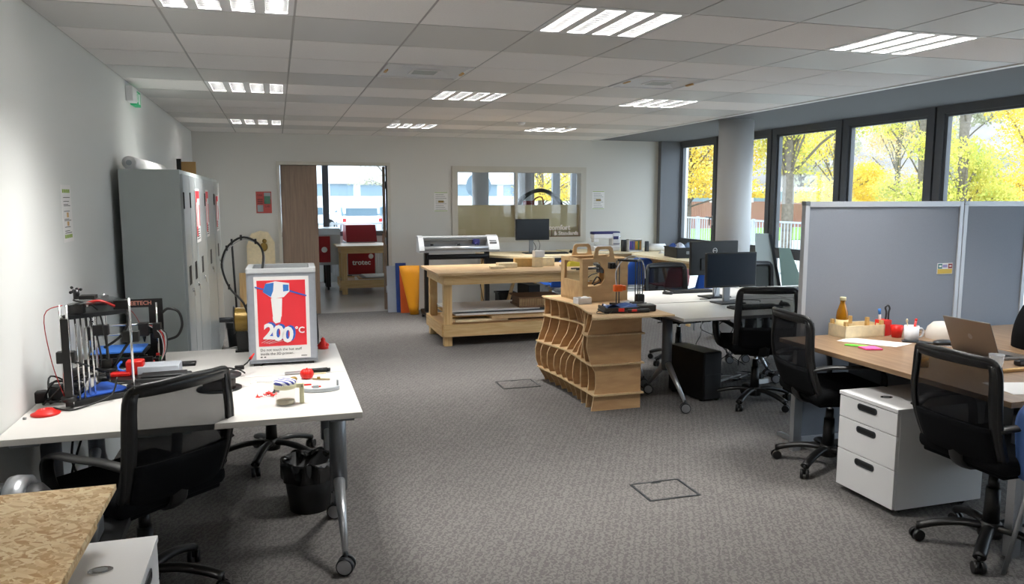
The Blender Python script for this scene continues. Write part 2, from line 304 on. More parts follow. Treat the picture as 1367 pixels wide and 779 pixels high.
# tiled ceiling
PX,PY=.592,.58; X0=-.48; Y0=3.33
c=MB(); fx=[-1,2,5]  # fixture columns (index from X0): -.48, 1.296, 3.072
fixX=[X0+PX*k for k in (0,3,6)]; fixY=[Y0+PY*5*k for k in (-1,0,1,2)]
vents=[(X0+PX*2,Y0+PY*2+.58),(X0+PX*5,Y0+PY*2+.58)]
holes=[(x,y) for x in fixX for y in fixY]+vents
xs=[XL]+[X0+PX*k for k in range(0,9)]; xs[-1]=4.60
ys=[Y0+PY*k for k in range(-11,14)]; ys[0]=YF; ys[-1]=YB
for i in range(len(xs)-1):
    for j in range(len(ys)-1):
        x0,x1,y0,y1=xs[i],xs[i+1],ys[j],ys[j+1]
        if any(abs(x0-hx)<.03 and abs(y0-hy)<.03 for hx,hy in holes): continue
        row=round((y0-Y0)/PY) if 0<j<len(ys)-2 else (-11 if j==0 else 12)
        m=1 if row%5 in (1,4) else 0
        if not m: m=0
        c.bx(x0+.006,y0+.006,ZC-.004,x1-.006,y1-.006,ZC+.012,m)
for x in xs: c.bx(x-.008,YF,ZC-.0015,x+.008,YB,ZC+.02,2)
for y in ys: c.bx(XL,y-.008,ZC-.001,4.60,y+.008,ZC+.02,2)
struct(c.build('ceiling',['tile','tile2','grid']))
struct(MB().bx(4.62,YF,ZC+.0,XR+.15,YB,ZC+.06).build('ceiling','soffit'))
struct(MB().bx(4.58,YF,ZC-.012,4.64,YB,ZC+.05).build('trim_1','white'))
# window wall
glassY=[]
yc=[11.13-1.28*k for k in range(0,12)]
n=0
for k in range(8):
    y1=yc[k]; y0=max(yc[k+1],YF-.2); 
    if k==0: y1=10.98
    n+=1
    if y1-y0<.3: continue
    w=MB(); g=MB(); a=y0+.012;b=y1-.012; D0,D1=XR,XR+.09
    for p,q in ((a,a+.085),(b-.085,b)): w.bx(D0,p,0,D1,q,ZC)
    for p,q in ((0,.09),(.86,.965),(ZC-.075,ZC)): w.bx(D0,a+.085,p,D1,b-.085,q)
    # opening casement
    for p,q in ((a+.085,a+.115),(b-.115,b-.085)): w.bx(D0+.02,p,.965,D1-.02,q,ZC-.075)
    for p,q in ((.965,.99),(ZC-.10,ZC-.075)): w.bx(D0+.02,a+.115,p,D1-.02,b-.115,q)
    g.bx(D0+.04,a+.11,.98,D0+.048,b-.11,ZC-.09); g.bx(D0+.04,a+.08,.08,D0+.048,b-.08,.87)
    o=struct(w.build('window_%d'%n,'frame')); g.build('pane','glass',o)
    h=MB(); hy=a+.05
    h.bx(D0-.012,hy-.015,1.22,D0,hy+.015,1.36,0,.004); h.cyl((D0,hy,1.33),(D0-.05,hy,1.33),.009); h.tube([(D0-.05,hy,1.33),(D0-.055,hy+.02,1.335),(D0-.055,hy+.1,1.335)],.009)
    h.tube([(D0-.05,hy,1.33),(D0-.055,hy,1.26),(D0-.055,hy,1.22)],.009)
    if k in (0,2,4): h.build('handle','alu',o)
    else: h.b.free()
m=MB()
for y in yc[1:9]: m.bx(XR+.02,y-.012,0,XR+.07,y+.012,ZC)
struct(m.build('trim_2','dark')); struct(MB().bx(XR,YF-.2,0,XR+.15,yc[8],2.75).build('wall_right','wall'))  # unseen end of the window wall made solid to cut foreground light
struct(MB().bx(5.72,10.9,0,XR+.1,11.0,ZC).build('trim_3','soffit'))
# round column
c=MB().lathe([(0,0),(.192,0),(.192,ZC+.02),(0,ZC+.02)],(4.98,7.72,0),n=48)
struct(c.build('column','white'))
# door opening in the back wall
d=MB()
d.bx(DX0-.045,YB-.02,0,DX0,YB+.16,DZ+.045); d.bx(DX1,YB-.02,0,DX1+.045,YB+.16,DZ+.045); d.bx(DX0,YB-.02,DZ,DX1,YB+.16,DZ+.045)
door=struct(d.build('door_1','frame2'))
MB().bx(DX0+.004,YB+.02,.008,.545,YB+.06,DZ-.004).build('leaf','door',door,.002)
o=MB().bx(-.042,0,.008,0,.86,DZ-.004).build('leaf','door',door,.002); o.location=(DX1-.004,YB+.165,0); o.rotation_euler=(0,0,-.13)
h=MB()
for z in (.25,.95,1.75): h.cyl((DX1-.012,YB+.14,z),(DX1-.012,YB+.14,z+.1),.011)
h.build('hinge','alu',door)
# interior window
w=MB(); F=.055
w.plate([rrect(WX0-.03,WZ0-.03,WX1+.03,WZ1+.03,.002,1),rrect(WX0+F,WZ0+.04,WX1-F,WZ1-F,.002,1)],.18,frm((0,YB+.07,0),(1,0,0),(0,0,1))); w.bx(3.40,YB+.03,WZ0+.03,3.435,YB+.09,WZ1-F+.01)
iw=struct(w.build('window_20','frame2',None))
MB().bx(WX0+F,YB+.06,WZ0+.04,WX1-F,YB+.066,WZ1-F).build('pane','glass',iw)
MB().bx(WX0+F,YB+.068,WZ0+.04,WX1-F,YB+.069,1.51).build('film','film',iw)
# far room shell
w=MB()
w.bx(XL,15.25,0,XR,15.4,.9); w.bx(XL,15.25,2.35,XR,15.4,2.7)
w.bx(XL,15.25,0,XL+.12,15.4,2.7)
struct(w.build('wall_rear','wall')); struct(MB().bx(XR,YB+.14,0,XR+.1,15.4,2.7).build('wall_right','wall'))
w=MB(); g=MB()
for x,h_ in ((-.5,.06),(.905,.058),(2.2,.06),(3.42,.05),(4.72,.04),(5.58,.08),(5.97,.05)): w.bx(x-h_,15.2,.9,x+h_,15.3,2.35)
w.bx(XL,15.21,.88,XR,15.29,.97); w.bx(XL,15.21,2.27,XR,15.29,2.36); g.bx(XL,15.24,.95,XR,15.248,2.3)
o=struct(w.build('window_21','frame')); g.build('pane','glass',o)
for x in (3.74,4.66):
    struct(MB().lathe([(0,0),(.16,0),(.16,2.56),(0,2.56)],(x,14.4,0),n=32).build('column','white'))
# ceiling lights
def make_light():
    t=T('ceiling_light','','ceiling light',(0,0,0))
    s=[.03+.1445*k for k in range(4)]; w_=.098
    hs=[rrect(x,.035,x+w_,PY-.035,.002,1) for x in s]
    MB().plate([rrect(.004,.004,PX-.004,PY-.004,.002,1)]+hs,.006,Matrix.Translation((0,0,ZC-.002))).build('housing','white',t)
    r=MB()
    for x in s:
        r.bx(x-.001,.035,ZC,x,PY-.035,ZC+.05); r.bx(x+w_,.035,ZC,x+w_+.001,PY-.035,ZC+.05); r.bx(x,.034,ZC,x+w_,.035,ZC+.05); r.bx(x,PY-.035,ZC,x+w_,PY-.034,ZC+.05); r.bx(x,.034,ZC+.05,x+w_,PY-.034,ZC+.052)
    r.build('reflector','reflector',t)
    for x in s:
        l=MB()
        for q in range(1,13): y=.035+q*(PY-.07)/13; l.bx(x,y-.0008,ZC-.004,x+w_,y+.0008,ZC+.038)
        lo=l.build('louvre','blade',t)
        ld=LAMP; lo=bpy.data.objects.new('tube_lamp',ld); COL.objects.link(lo); lo.parent=t; lo.location=(x+w_/2,PY/2,ZC+.046)
    return t
M['reflector']=mat('reflector','#dddddd',.25,metal=.9); M['blade']=mat('louvre_blade','#b8b8b8',.2,metal=1)
LAMP=bpy.data.lights.new('tube_lamp','AREA'); LAMP.shape='RECTANGLE'; LAMP.size=.03; LAMP.size_y=.5; LAMP.energy=LAMP_W; LAMP.color=(1,.985,.95)
lp=make_light(); first=True
cn=['left','middle','right']; 
rows={3.33:'nearest to the camera',6.23:'halfway down the room',9.13:'farthest, by the back wall'}
for i,x in enumerate(fixX):
    for y in fixY:
        r=[v for k,v in rows.items() if abs(k-y)<.05]
        if r: lb='square louvred ceiling light in the %s column of lights, %s'%(cn[i],r[0])
        else: lb='square louvred ceiling light in the %s column, %s'%(cn[i],'just overhead' if y>0 else 'behind the viewpoint')
        if first: lp.location=(x,y,0); lp['label']=lb; lp['group']='louvred ceiling lights'; first=False
        else: dup(lp,(x,y,0),0,lb,'louvred ceiling lights')
for x,y,lb in ((1.3,12.2,'unseen louvred light added on the ceiling of the next room, above its table'),(3.6,12.6,'unseen louvred light added on the ceiling of the next room, behind the interior window'),(1.3,14.0,'unseen louvred light added in the next room near its windows'),(2.5,13.2,'unseen louvred light added in the next room, between its table and the round columns')):
    dup(lp,(x,y,.068),0,lb,'louvred ceiling lights')  # extra fixtures out of view, added to brighten the next room
# air diffusers
for i,(x,y) in enumerate(vents):
    t=T('ceiling_vent',['square white ceiling air diffuser near the middle of the tiled ceiling','bright white ceiling air diffuser with facets, nearer the windows'][i],'vent',(x+PX/2,y+PY/2,ZC),0,'ceiling air diffusers')
    h=.285
    MB().plate([rrect(-h,-h,h,h,.004,1),rrect(-h+.02,-h+.02,h-.02,h-.02,.002,1)],.01,Matrix.Translation((0,0,-.004))).build('frame','white',t)
    b=MB()
    q=h-.02
    # four sloping faces rising into the ceiling and a flat core
    for a in range(4):
        R=Matrix.Rotation(a*PI/2,4,'Z'); b.X=R
        b.f([b.v((-q,-q,0)),b.v((q,-q,0)),b.v((.12,-.12,.05)),b.v((-.12,-.12,.05))])
    b.X=Matrix(); b.bx(-.12,-.12,.045,.12,.12,.05); b.build('deflector','vent_white',t)
    c=MB(); c.bx(-.1,-.1,-.008,.1,.1,.0,0,.004)
    for k in range(5): c.bx(-.08,-.07+k*.033,-.011,.08,-.062+k*.033,-.007,1)
    c.build('core','white',t) if False else c.build('core',['white','grey'],t)
    for sx in (-1,1): MB().bx(sx*.262-.01,-.05,-.014,sx*.262+.01,.05,-.002,0,.003).build('clip','tan_clip',t)
# ------------------------------------------------------------------ office chairs
def make_chair(name='office_chair',fw='black'):
    t=T(name,'','chair')
    b=MB(); b.lathe([(0,.07),(.05,.07),(.055,.1),(.045,.135),(.03,.14),(0,.14)],n=20)
    for k in range(5):
        a=2*PI*k/5+.3; d=Vector((math.cos(a),math.sin(a),0)); s=Vector((-math.sin(a),math.cos(a),0))
        b.tube([d*.03+Vector((0,0,.115)),d*.12+Vector((0,0,.118)),d*.22+Vector((0,0,.1)),d*.30+Vector((0,0,.072))],.018,8,side=s,w=.027,smooth=3)
    b.build('base',fw,t)
    for k in range(5):
        a=2*PI*k/5+.3; e=Vector((math.cos(a)*.30,math.sin(a)*.30,0)); s=Vector((-math.sin(a+.5),math.cos(a+.5),0))
        c=MB(); c.cyl(e+Vector((0,0,.08)),e+Vector((0,0,.05)),.008)
        for q in (-1,1): c.cyl(e+s*(q*.007)+Vector((0,0,.028)),e+s*(q*.025)+Vector((0,0,.028)),.028,.026,18)
        c.bc(e+Vector((0,0,.04)),(.018,.018,.03),0,.004); c.build('caster','black',t)
    g=MB(); g.cyl((0,0,.13),(0,0,.30),.036,.030,20,0).cyl((0,0,.30),(0,0,.36),.024,.022,20,0).cyl((0,0,.30),(0,0,.41),.014,.014,16,1); g.build('gas_lift',[fw,'chrome'],t)
    m=MB(); m.bx(-.08,-.11,.40,.08,.10,.445,0,.012); m.tube([(.05,.02,.42),(.2,.03,.42),(.25,.03,.415)],.006); m.build('mechanism',fw,t)
    s=MB(); s.bx(-.245,-.22,.445,.245,.26,.53,0,.035,seg=4); s.bx(-.22,-.2,.43,.22,.235,.46,0,.01); s.build('seat','fabric',t)
    def S(u,v,off=0):
        w=.235-.01*v+.012*math.sin(PI*v); x=u*w; z=.50+.46*v
        y=-.235-.085*v-.03*math.sin(PI*min(1,v*1.2))+.045*abs(u)**2.4
        return (x,y+off,z)
    f=MB()
    ring=[(-.93,.0),(-.95,.25),(-.97,.5),(-.97,.75),(-.96,.9),(-.86,.975),(-.5,.99),(0,1.0),(.5,.99),(.86,.975),(.96,.9),(.97,.75),(.97,.5),(.95,.25),(.93,.0)]
    f.tube([S(*p) for p in ring],.012,8,side=(0,1,0),w=.012,smooth=3)
    # broad flat side and top rails
    f.slab(lambda a,q:S(-.99+.17*a,q*.93),(0,1,0),.018,2,12); f.slab(lambda a,q:S(.82+.17*a,q*.93),(0,1,0),.018,2,12)
    f.slab(lambda a,q:S(-.9+1.8*a,.9+.09*q),(0,1,0),.018,12,2)
    f.build('back_frame',fw,t)
    MB().slab(lambda a,q:S(-.83+1.66*a,.30+.61*q),(0,1,0),.002,14,10).build('mesh_panel','mesh',t)
    MB().slab(lambda a,q:S(-.84+1.68*a,-.02+.36*q,.004),(0,1,0),.03,14,6).build('lumbar_panel','fabric',t)
    k=MB(); k.tube([(0,-.08,.42),(0,-.17,.42),(0,-.22,.45),(0,-.235,.50),(0,-.245,.56)],.012,8,side=(1,0,0),w=.04,smooth=3); k.build('back_support',fw,t)
    for sx in (-1,1):
        a=MB(); a.tube([(sx*.225,-.25,.655),(sx*.262,-.16,.675),(sx*.285,-.05,.675),(sx*.292,.06,.672),(sx*.29,.12,.655),(sx*.286,.15,.61),(sx*.275,.15,.53),(sx*.25,.13,.46),(sx*.2,.08,.435)],.011,8,side=(1,0,0),w=.028,smooth=4)
        a.build('armrest',fw,t)
    return t
chair=make_chair()
G='black mesh office chairs'
def put(o,loc,rz,lb,gr=None): o.location=loc; o.rotation_euler=(0,0,rz); o['label']=lb; (gr and o.__setitem__('group',gr)); return o
put(chair,(-.56,3.31,0),.75,'black mesh office chair in the foreground, back to us, at the white 3D-printer desk',G)
dup(chair,(-.08,4.90,0),PI-.3,'black office chair mostly hidden behind the white printer desk, its star base by the bin',G)
dup(chair,(3.58,5.17,0),-.33,'black mesh office chair in front of the white computer desk, beside the black tower',G)
dup(chair,(3.16,3.79,0),-PI/2-.15,'black mesh office chair seen edge-on at the far end of the brown desk',G)
dup(chair,(3.12,2.63,0),-PI/2-.02,'large black mesh office chair at the near right, behind the white drawer unit',G)
dup(chair,(3.76,6.72,0),PI+.02,'black mesh office chair behind the computer monitors, red chair showing through its back',G)
dup(chair,(4.80,6.62,0),PI+.22,'black mesh office chair behind the white desk near the leaning boards',G)
# ------------------------------------------------------------------ white T-leg desks
def make_desk(w,d):
    t=T('desk','','desk')
    tp=MB(); tp.bx(0,0,.715,w,d,.74,0,.002); tp.build('desktop',['desk'],t)
    f=MB(); f.bx(.1,d/2-.02,.675,w-.1,d/2+.02,.715); f.build('crossbar','charcoal',t)
    for i,x in enumerate((.08,w-.08)):
        l=MB(); l.cyl((x,d/2,.27),(x,d/2,.715),.040,.040,24); l.bx(x-.05,.06,.69,x+.05,d-.06,.715); l.build('leg','leg',t)
        ft=MB()
        for s in (-1,1): ft.cyl((x,d/2+s*.01,.33),(x,d/2+s*.30,.085),.028,.013,16)
        ft.build('foot','alu',t)
        for s in (-1,1):
            e=Vector((x,d/2+s*.31,0)); c=MB(); c.cyl(e+Vector((0,0,.1)),e+Vector((0,0,.06)),.008,m=1)
            u=Vector((.35,.94,0)); h_=Vector((0,0,.04))
            for q in (-1,1): c.cyl(e+u*(q*.008)+h_,e+u*(q*.028)+h_,.04,.038,24,1); c.cyl(e+u*(q*.028)+h_,e+u*(q*.031)+h_,.032,.032,24,0)
            c.build('caster',['alu','charcoal'],t)
    return t
D1=make_desk(1.34,.79); put(D1,(-1.025,3.18,0),0,'front white desk by the left wall, holding the jar and red prints','white wheeled desks')
dup(D1,(-1.025,3.98,0),0,'rear white desk by the left wall, carrying the 200 degree poster printer','white wheeled desks')
D2=make_desk(1.4,.79)
put(D2,(2.84,5.0,0),0,'white computer desk beside the wavy plywood counter, nearer row','white wheeled desks')
dup(D2,(2.90,5.82,0),0,'white desk under the rear monitor, farther row','white wheeled desks')
dup(D2,(4.26,5.0,0),0,'white desk half hidden behind the grey partition','white wheeled desks')
dup(D2,(4.32,5.82,0),0,'white desk in the farther row with a mouse, in front of the leaning boards','white wheeled desks')
# brown desk
t=T('desk','brown wood-effect desk in front of the grey partition with crate, mug and laptop','desk',(3.03,2.5,0))
MB().bx(0,0,.715,1.0,1.63,.742,0,.002).build('desktop','oak',t)
for y in (1.60,.05):
    MB().bx(.10,y-.02,0,.16,y+.02,.715).bx(.84,y-.02,0,.9,y+.02,.715).bx(.1,y-.02,.66,.9,y+.02,.715).build('leg','alu',t)
MB().bx(.5,.06,.25,.52,1.58,.7).build('modesty_panel','frame',t)
t=T('desk','brown wood-effect desk at the right edge, near the laptop','desk',(4.04,2.5,0))
MB().bx(0,0,.715,1.0,1.60,.742,0,.002).build('desktop','oak',t)
for y in (1.56,.05): MB().bx(.10,y-.02,0,.16,y+.02,.715).bx(.84,y-.02,0,.9,y+.02,.715).build('leg','alu',t)
# pedestals (front faces -X)
def make_ped():
    t=T('drawer_unit','','drawers')
    MB().bx(.02,-.21,.03,.58,.21,.545,0,.002).bx(-.003,-.213,.545,.583,.213,.565,0,.002).build('body','white',t)
    for z0,z1 in ((.425,.541),(.245,.421),(.035,.241)):
        d=MB().bx(0,-.208,z0,.02,.208,z1,0,.0015).build('drawer','white',t)
        zc=z1-.035 if z1<.5 else z1-.03
        X=frm((-.001,0,zc),(0,-1,0),(0,0,1)); h=MB(); h.plate([rrect(-.07,-.018,.07,.018,.016),rrect(-.06,-.010,.06,.010,.009)],.006,X); h.plate([rrect(-.06,-.010,.06,.010,.009)],.002,X,1); h.build('handle',['charcoal','black'],d)
    MB().plate([circ(0,0,.034,24,.024)],.004,Matrix.Translation((.12,0,.567))).plate([circ(0,0,.02,20,.014)],.006,Matrix.Translation((.12,0,.568)),1).build('lock_plate',['chrome','steel'],t)
    w=MB()
    for x in (.08,.5):
        for y in (-.16,.16): w.cyl((x,y-.012,.018),(x,y+.012,.018),.018)
    w.build('wheel','black',t); return t
p=make_ped(); put(p,(2.965,3.27,0),0,'white three-drawer unit with dark grips under the brown desk','white drawer units')
dup(p,(-.40,2.35,0),PI,'white drawer unit at lower left beneath the chipboard table','white drawer units')
# chipboard table
t=T('table','chipboard-topped table at the lower left corner','table',(-1.02,.6,0))
MB().bx(0,0,.722,.51,1.98,.74,0,.001).build('tabletop','osb',t)
MB().bx(.02,.03,.65,.06,1.95,.722).bx(.44,.03,.65,.475,1.86,.722).bx(.06,1.80,.65,.44,1.84,.722).build('apron','pine',t)
for x,y in ((.02,1.90),(.02,.05),(.42,.05)): MB().bx(x,y,0,x+.06,y+.06,.722).build('leg','pinez',t)
# ------------------------------------------------------------------ lockers along the left wall
edges=[5.60,6.42,7.20,8.22,9.02]
lab=['tall grey metal locker nearest to us, its broad plain side facing the room','tall grey metal locker second from us with a pink sheet on its door','tall grey metal locker third from us with a red-edged sheet','tall grey metal locker farthest from us with a narrow sheet']
for i in range(4):
    y0,y1=edges[i],edges[i+1]; 
    t=T('locker',lab[i],'locker',(-.98,y0,0),0,'grey lockers along the left wall'); W=y1-y0-(.03 if i==2 else .012)
    MB().bx(0,0,.06,.37,W,1.81,0,.003).bx(.02,.02,0,.36,W-.02,.06).build('body','grey',t)
    n=2 if i==0 else 1
    for k in range(n):
        a=W*k/n+.015; b=W*(k+1)/n-.015
        d=MB().bx(.37,a,.09,.388,b,1.78,0,.003).build('door','lock2',t)
        hy=a+(b-a)*.35
        h=MB().bx(.388,hy,1.02,.391,hy+.05,1.15).bx(.388,hy+.07,1.02,.391,hy+.12,1.15); h.build('grip','black',d)
        MB().cyl((.388,hy+.15,.97),(.40,hy+.15,.97),.014).beam((.40,hy+.15,.97),(.402,hy+.15,.93),.02,.006,0,(0,1,0)).build('lock','chrome',d)
        MB().bx(.386,a-.012,1.55,.394,a+.004,1.66).build('hinge','black',d)
for (y0,z0,z1,w_,c,lb) in ((6.34,1.28,1.69,.30,'pink','red and white printed sheet on the second locker door'),(7.23,1.28,1.69,.26,'red','red-bordered printed sheet on the third locker door'),(8.41,1.28,1.65,.3,'pale','red and white sheet on the farthest locker door')):
    t=T('poster',lb,'poster',(-.588,y0,z0),0,'sheets on the locker doors'); H=z1-z0
    MB().bx(0,0,0,.0015,w_,H).build('sheet','paper',t)
    m=MB().bx(.0015,.012,H*.12,.0025,w_*.38,H-.015).bx(.0015,w_*.38,H*.82,.0025,w_-.012,H-.015).bx(.0015,w_*.8,H*.3,.0025,w_-.012,H*.7)
    m.build('print','poster',t); m=MB()
    for k in range(5): m.bx(.0015,.03,H*.06+k*.018,.0025,w_-.05-.02*(k%2),H*.06+k*.018+.006)
    m.bx(.0025,w_*.12,H*.3,.0032,w_*.24,H*.75,1); m.build('lettering',['text','txw'],t)
# on top of the lockers
t=T('paper_roll','white rolled paper tube lying on top of the nearest lockers','roll',(-.93,5.72,1.856))
MB().lathe([(.0,.004),(.042,.0),(.045,.01),(.045,1.5),(.0,1.5)],n=28,X=RX(-PI/2)).build('roll','paper',t)
MB().cyl((0,-.004,0),(0,.005,0),.018).build('core','greyplastic',t)
t=T('board','brown board with dark edge standing on the far lockers','board',(-1.0,8.98,1.811)); MB().bx(0,0,0,.045,.03,.22).build('dark_edge','black',t); MB().bx(.046,.0,0,.19,.02,.19).build('panel','cards',t)
DZ_=.74
# ------------------------------------------------------------------ boxed 3D printer with poster
t=T('enclosed_printer','grey boxed 3D printer with a red 200 degree warning poster on its face','3D printer',(.01,4.22,DZ_),-.02)
b=MB(); W=.175
b.bx(-W,0,.015,W,.006,.50,0,.003).bx(-W,.31,.015,W,.316,.50).bx(-W,0,.015,-W+.006,.316,.50).bx(W-.006,0,.015,W,.316,.50).bx(-W,0,.015,W,.316,.03)
b.build('case','steelpanel',t)
r=MB(); r.plate([rrect(-W-.002,-.004,W+.002,.32,.012),rrect(-W+.03,.03,W-.03,.285,.02)],.022,Matrix.Translation((0,0,.505))); r.build('top_rim','laserw',t)
MB().bx(-W+.03,.03,.46,W-.03,.285,.466).tube([(-.14,.12,.48),(.14,.12,.48)],.005).tube([(-.05,.04,.485),(-.05,.27,.485)],.005).build('gantry','charcoal',t)
ft=MB(); ft.bx(-W+.02,.01,0,-W+.06,.3,.015).bx(W-.06,.01,0,W-.02,.3,.015); ft.each('foot','black',t)
p=MB().bx(-.139,-.0025,.035,.139,-.001,.475); po=p.build('poster','paper',t)
X=frm((0,-.003,0),(1,0,0),(0,0,1))
MB().bx(-.124,-.0035,.105,.121,-.0025,.455).build('red_field','poster',po)
g=MB()   # nozzle drawing: block, tube and tip with a filament line
def PL(pts,m,tt=.001,dz=0): g.plate([pts],tt,frm((0,-.0042-dz,0),(1,0,0),(0,0,1)),m)
PL([(-.095,.395),(-.075,.44),(-.03,.45),(.04,.438),(.04,.395),(.01,.365),(-.045,.358)],0)
PL([(-.095,.395),(-.08,.438),(-.038,.443),(-.042,.40),(-.055,.368)],1,dz=.0006)
PL([(.008,.395),(.008,.432),(.036,.430),(.036,.398)],1,dz=.0006)
PL([(-.055,.36),(.002,.36),(-.004,.262),(-.048,.262)],0); PL([(-.05,.262),(-.006,.262),(-.012,.232),(-.036,.226),(-.048,.24)],0)
PL([(-.134,.425),(-.09,.412),(-.09,.405),(-.134,.418)],2,dz=.0008); PL([(.04,.402),(.126,.372),(.126,.365),(.04,.393)],2,dz=.0008)
for s,sz,x,z in (('2',.112,-.070,.180),('0',.112,-.024,.170),('0',.112,.024,.160)):
    g.text(s,sz,frm((x+.012,-.0048,z+.006),(1,0,-.08),(0,0,1)),.0004,2,bold=.004); g.text(s,sz,frm((x,-.0062,z),(1,0,-.08),(0,0,1)),.0004,0,bold=.004)
g.text('°C',.046,frm((.086,-.0062,.185),(1,0,-.05),(0,0,1)),.0004,0,bold=.001)
for k in range(4): g.tube([(-.11+.012*k,-.0045,.125-.002*k),(-.06+.03*k,-.0045,.15-.004*k)],.0008,4)
g.build('artwork',['txw','artblue','artblue2'],po)
g=MB(); g.text('Do not touch the hot stuff',.0195,frm((-.118,-.003,.085),(1,0,0),(0,0,1)),.0004,0,'LEFT'); g.text('inside the 3D printer.',.0195,frm((-.118,-.003,.064),(1,0,0),(0,0,1)),.0004,0,'LEFT')
g.bx(-.118,-.0035,.045,-.108,-.0025,.05).bx(-.10,-.0035,.045,-.09,-.0025,.05).bx(.09,-.0035,.046,.12,-.0025,.049); g.build('lettering','text',po)
M['steelpanel'].name
# looped cable and tube rising from the printer
c=MB(); lp=[(-.09,4.42,1.22),(-.08,4.5,1.32),(-.12,4.6,1.38),(-.20,4.66,1.40),(-.28,4.68,1.34),(-.31,4.68,1.24),(-.275,4.66,1.12),(-.20,4.62,1.03),(-.17,4.60,.93)]
c.tube(lp,.006,8,0,smooth=5); c.tube([(x+.006,y,z-.012) for x,y,z in lp],.0035,8,1,smooth=5)
for k in (2,3,4,5,6): x,y,z=lp[k]; c.bc((x,y,z),(.012,.02,.03),0,.002)
tag(c.build('cable_loop',['cable','cablew']),'tall looped black cable with clips arching behind the poster printer','cable')
t=T('filament_spool','gold filament spool on a black holder behind the poster printer','filament spool',(-.215,4.66,DZ_))
MB().bx(-.04,-.02,0,.04,.05,.012).bx(-.03,-.012,0,.03,.03,.15).build('holder','black',t)
f=MB()
for x in (-.043,.033): f.lathe([(.008,0),(.082,0),(.082,.006),(.008,.006)],n=28,X=Matrix.Translation((x,0,.19))@Matrix.Rotation(PI/2,4,'Y'))
f.cyl((-.12,0,.19),(-.03,0,.19),.015,.015,16); f.build('flange','charcoal',t)
f=MB(); f.lathe([(.02,-.036),(.068,-.036)]+[(.068+.0025*(i%2),-.036+.0045*i) for i in range(1,16)]+[(.068,.034),(.02,.034)],n=28,X=Matrix.Translation((0,0,.19))@Matrix.Rotation(PI/2,4,'Y')); f.build('filament','gold',t)
# ------------------------------------------------------------------ delta printer
t=T('delta_printer','tall triangular black and clear 3D printer with chrome rods and blue plate','3D printer',(-.75,3.74,DZ_))
A=[Vector((-.12,-.14,0)),Vector((.105,.02,0)),Vector((-.06,.24,0))]
def tri(mb,z,h,k,m): 
    cc=(A[0]+A[1]+A[2])/3; pts=[]
    for i in range(3):
        p=cc+(A[i]-cc)*k; u=(A[(i+1)%3]-A[i]).normalized()*.03; v_=(A[i-1]-A[i]).normalized()*.03
        pts+=[(p+v_).to_2d()[:],(p+u).to_2d()[:]]
    mb.prism(pts,z,z+h,m)
b=MB(); tri(b,.004,.022,1.12,0); b.build('base_frame','black',t)
b=MB(); tri(b,.028,.006,.86,0); b.build('build_plate','bluem',t)
b=MB(); tri(b,.378,.018,1.12,0); b.build('top_frame','black',t)
b=MB(); tri(b,.432,.006,1.05,0); b.build('top_plate','clear',t)
for i,a in enumerate(A):
    r=MB(); 
    if i==0: r.bx(a.x-.01,a.y-.02,.01,a.x+.02,a.y+.006,.385,1); [r.cyl((a.x+.035+.016*q,a.y+.03+.02*q,.02),(a.x+.035+.016*q,a.y+.03+.02*q,.38),.004,n=10) for q in range(4)]
    for q in (-.022,.022): n_=Vector((-a.y,a.x,0)).normalized()*q; r.cyl(a+n_+Vector((0,0,.02)),a+n_+Vector((0,0,.44)),.0055,n=12)
    r.build('column',['chrome','black'],t)
    c=MB().bc((a.x,a.y,.27 if i else .22),(.07,.035,.05),0,.004); c.build('carriage','black',t)
    MB().bc((a.x*.7,a.y*.7+.02,.415),(.062,.055,.045),0,.004).build('motor','black',t); MB().cyl((a.x,a.y,.03),(a.x,a.y,.05),.03).build('corner_cap','black',t)
E_=Vector((.0,.03,.12)); b=MB()
for i,a in enumerate(A):
    for q in (-.02,.02): n_=Vector((-a.y,a.x,0)).normalized()*q; b.cyl(a+n_+Vector((0,0,.26 if i else .21)),E_+n_*.6+a*.12,.004,n=8)
b.build('arms','black',t)
b=MB().cyl(E_,E_+Vector((0,0,.012)),.04).cyl(E_,E_+Vector((0,0,-.04)),.012,.004).bc(E_+Vector((0,0,.03)),(.04,.03,.04),0,.003); b.build('print_head','black',t)
b=MB().bx(-.06,-.13,.46,-.0,-.07,.475).cyl((-.075,-.10,.46),(-.075,-.10,.50),.012); random.seed(3)
for k in range(7): b.ball((-.10+random.random()*.05,-.11+random.random()*.03,.478+random.random()*.035),.007,n=8)
b.build('knob_cluster','black',t)
b=MB().tube([(-.1,-.05,.45),(-.02,.0,.40),(.0,.03,.25),(.0,.03,.16)],.004,smooth=5).tube([(.02,.1,.42),(.09,.08,.35),(.06,.05,.27),(-.01,.04,.22)],.006,smooth=5,m=0).tube([(-.12,-.14,.44),(-.19,-.14,.40),(-.18,-.12,.2),(-.14,-.13,.05)],.002,smooth=5,m=1)
b.tube([(-.06,-.02,.43),(.0,-.03,.44),(.05,.0,.41)],.006,smooth=4,m=1); b.build('wiring',['cable','redwire'],t)
# red and black spool part behind the delta
t=T('turntable','black disc with red printed block behind the triangular printer','spool',(-.72,4.16,DZ_)); MB().cyl((0,0,0),(0,0,.012),.13,.13,32).build('disc','black',t); MB().bx(-.02,-.04,.012,.06,.03,.085,0,.008).build('block','red',t); MB().bx(-.09,-.05,.012,.0,.0,.03,0,.004).build('bracket','red',t)
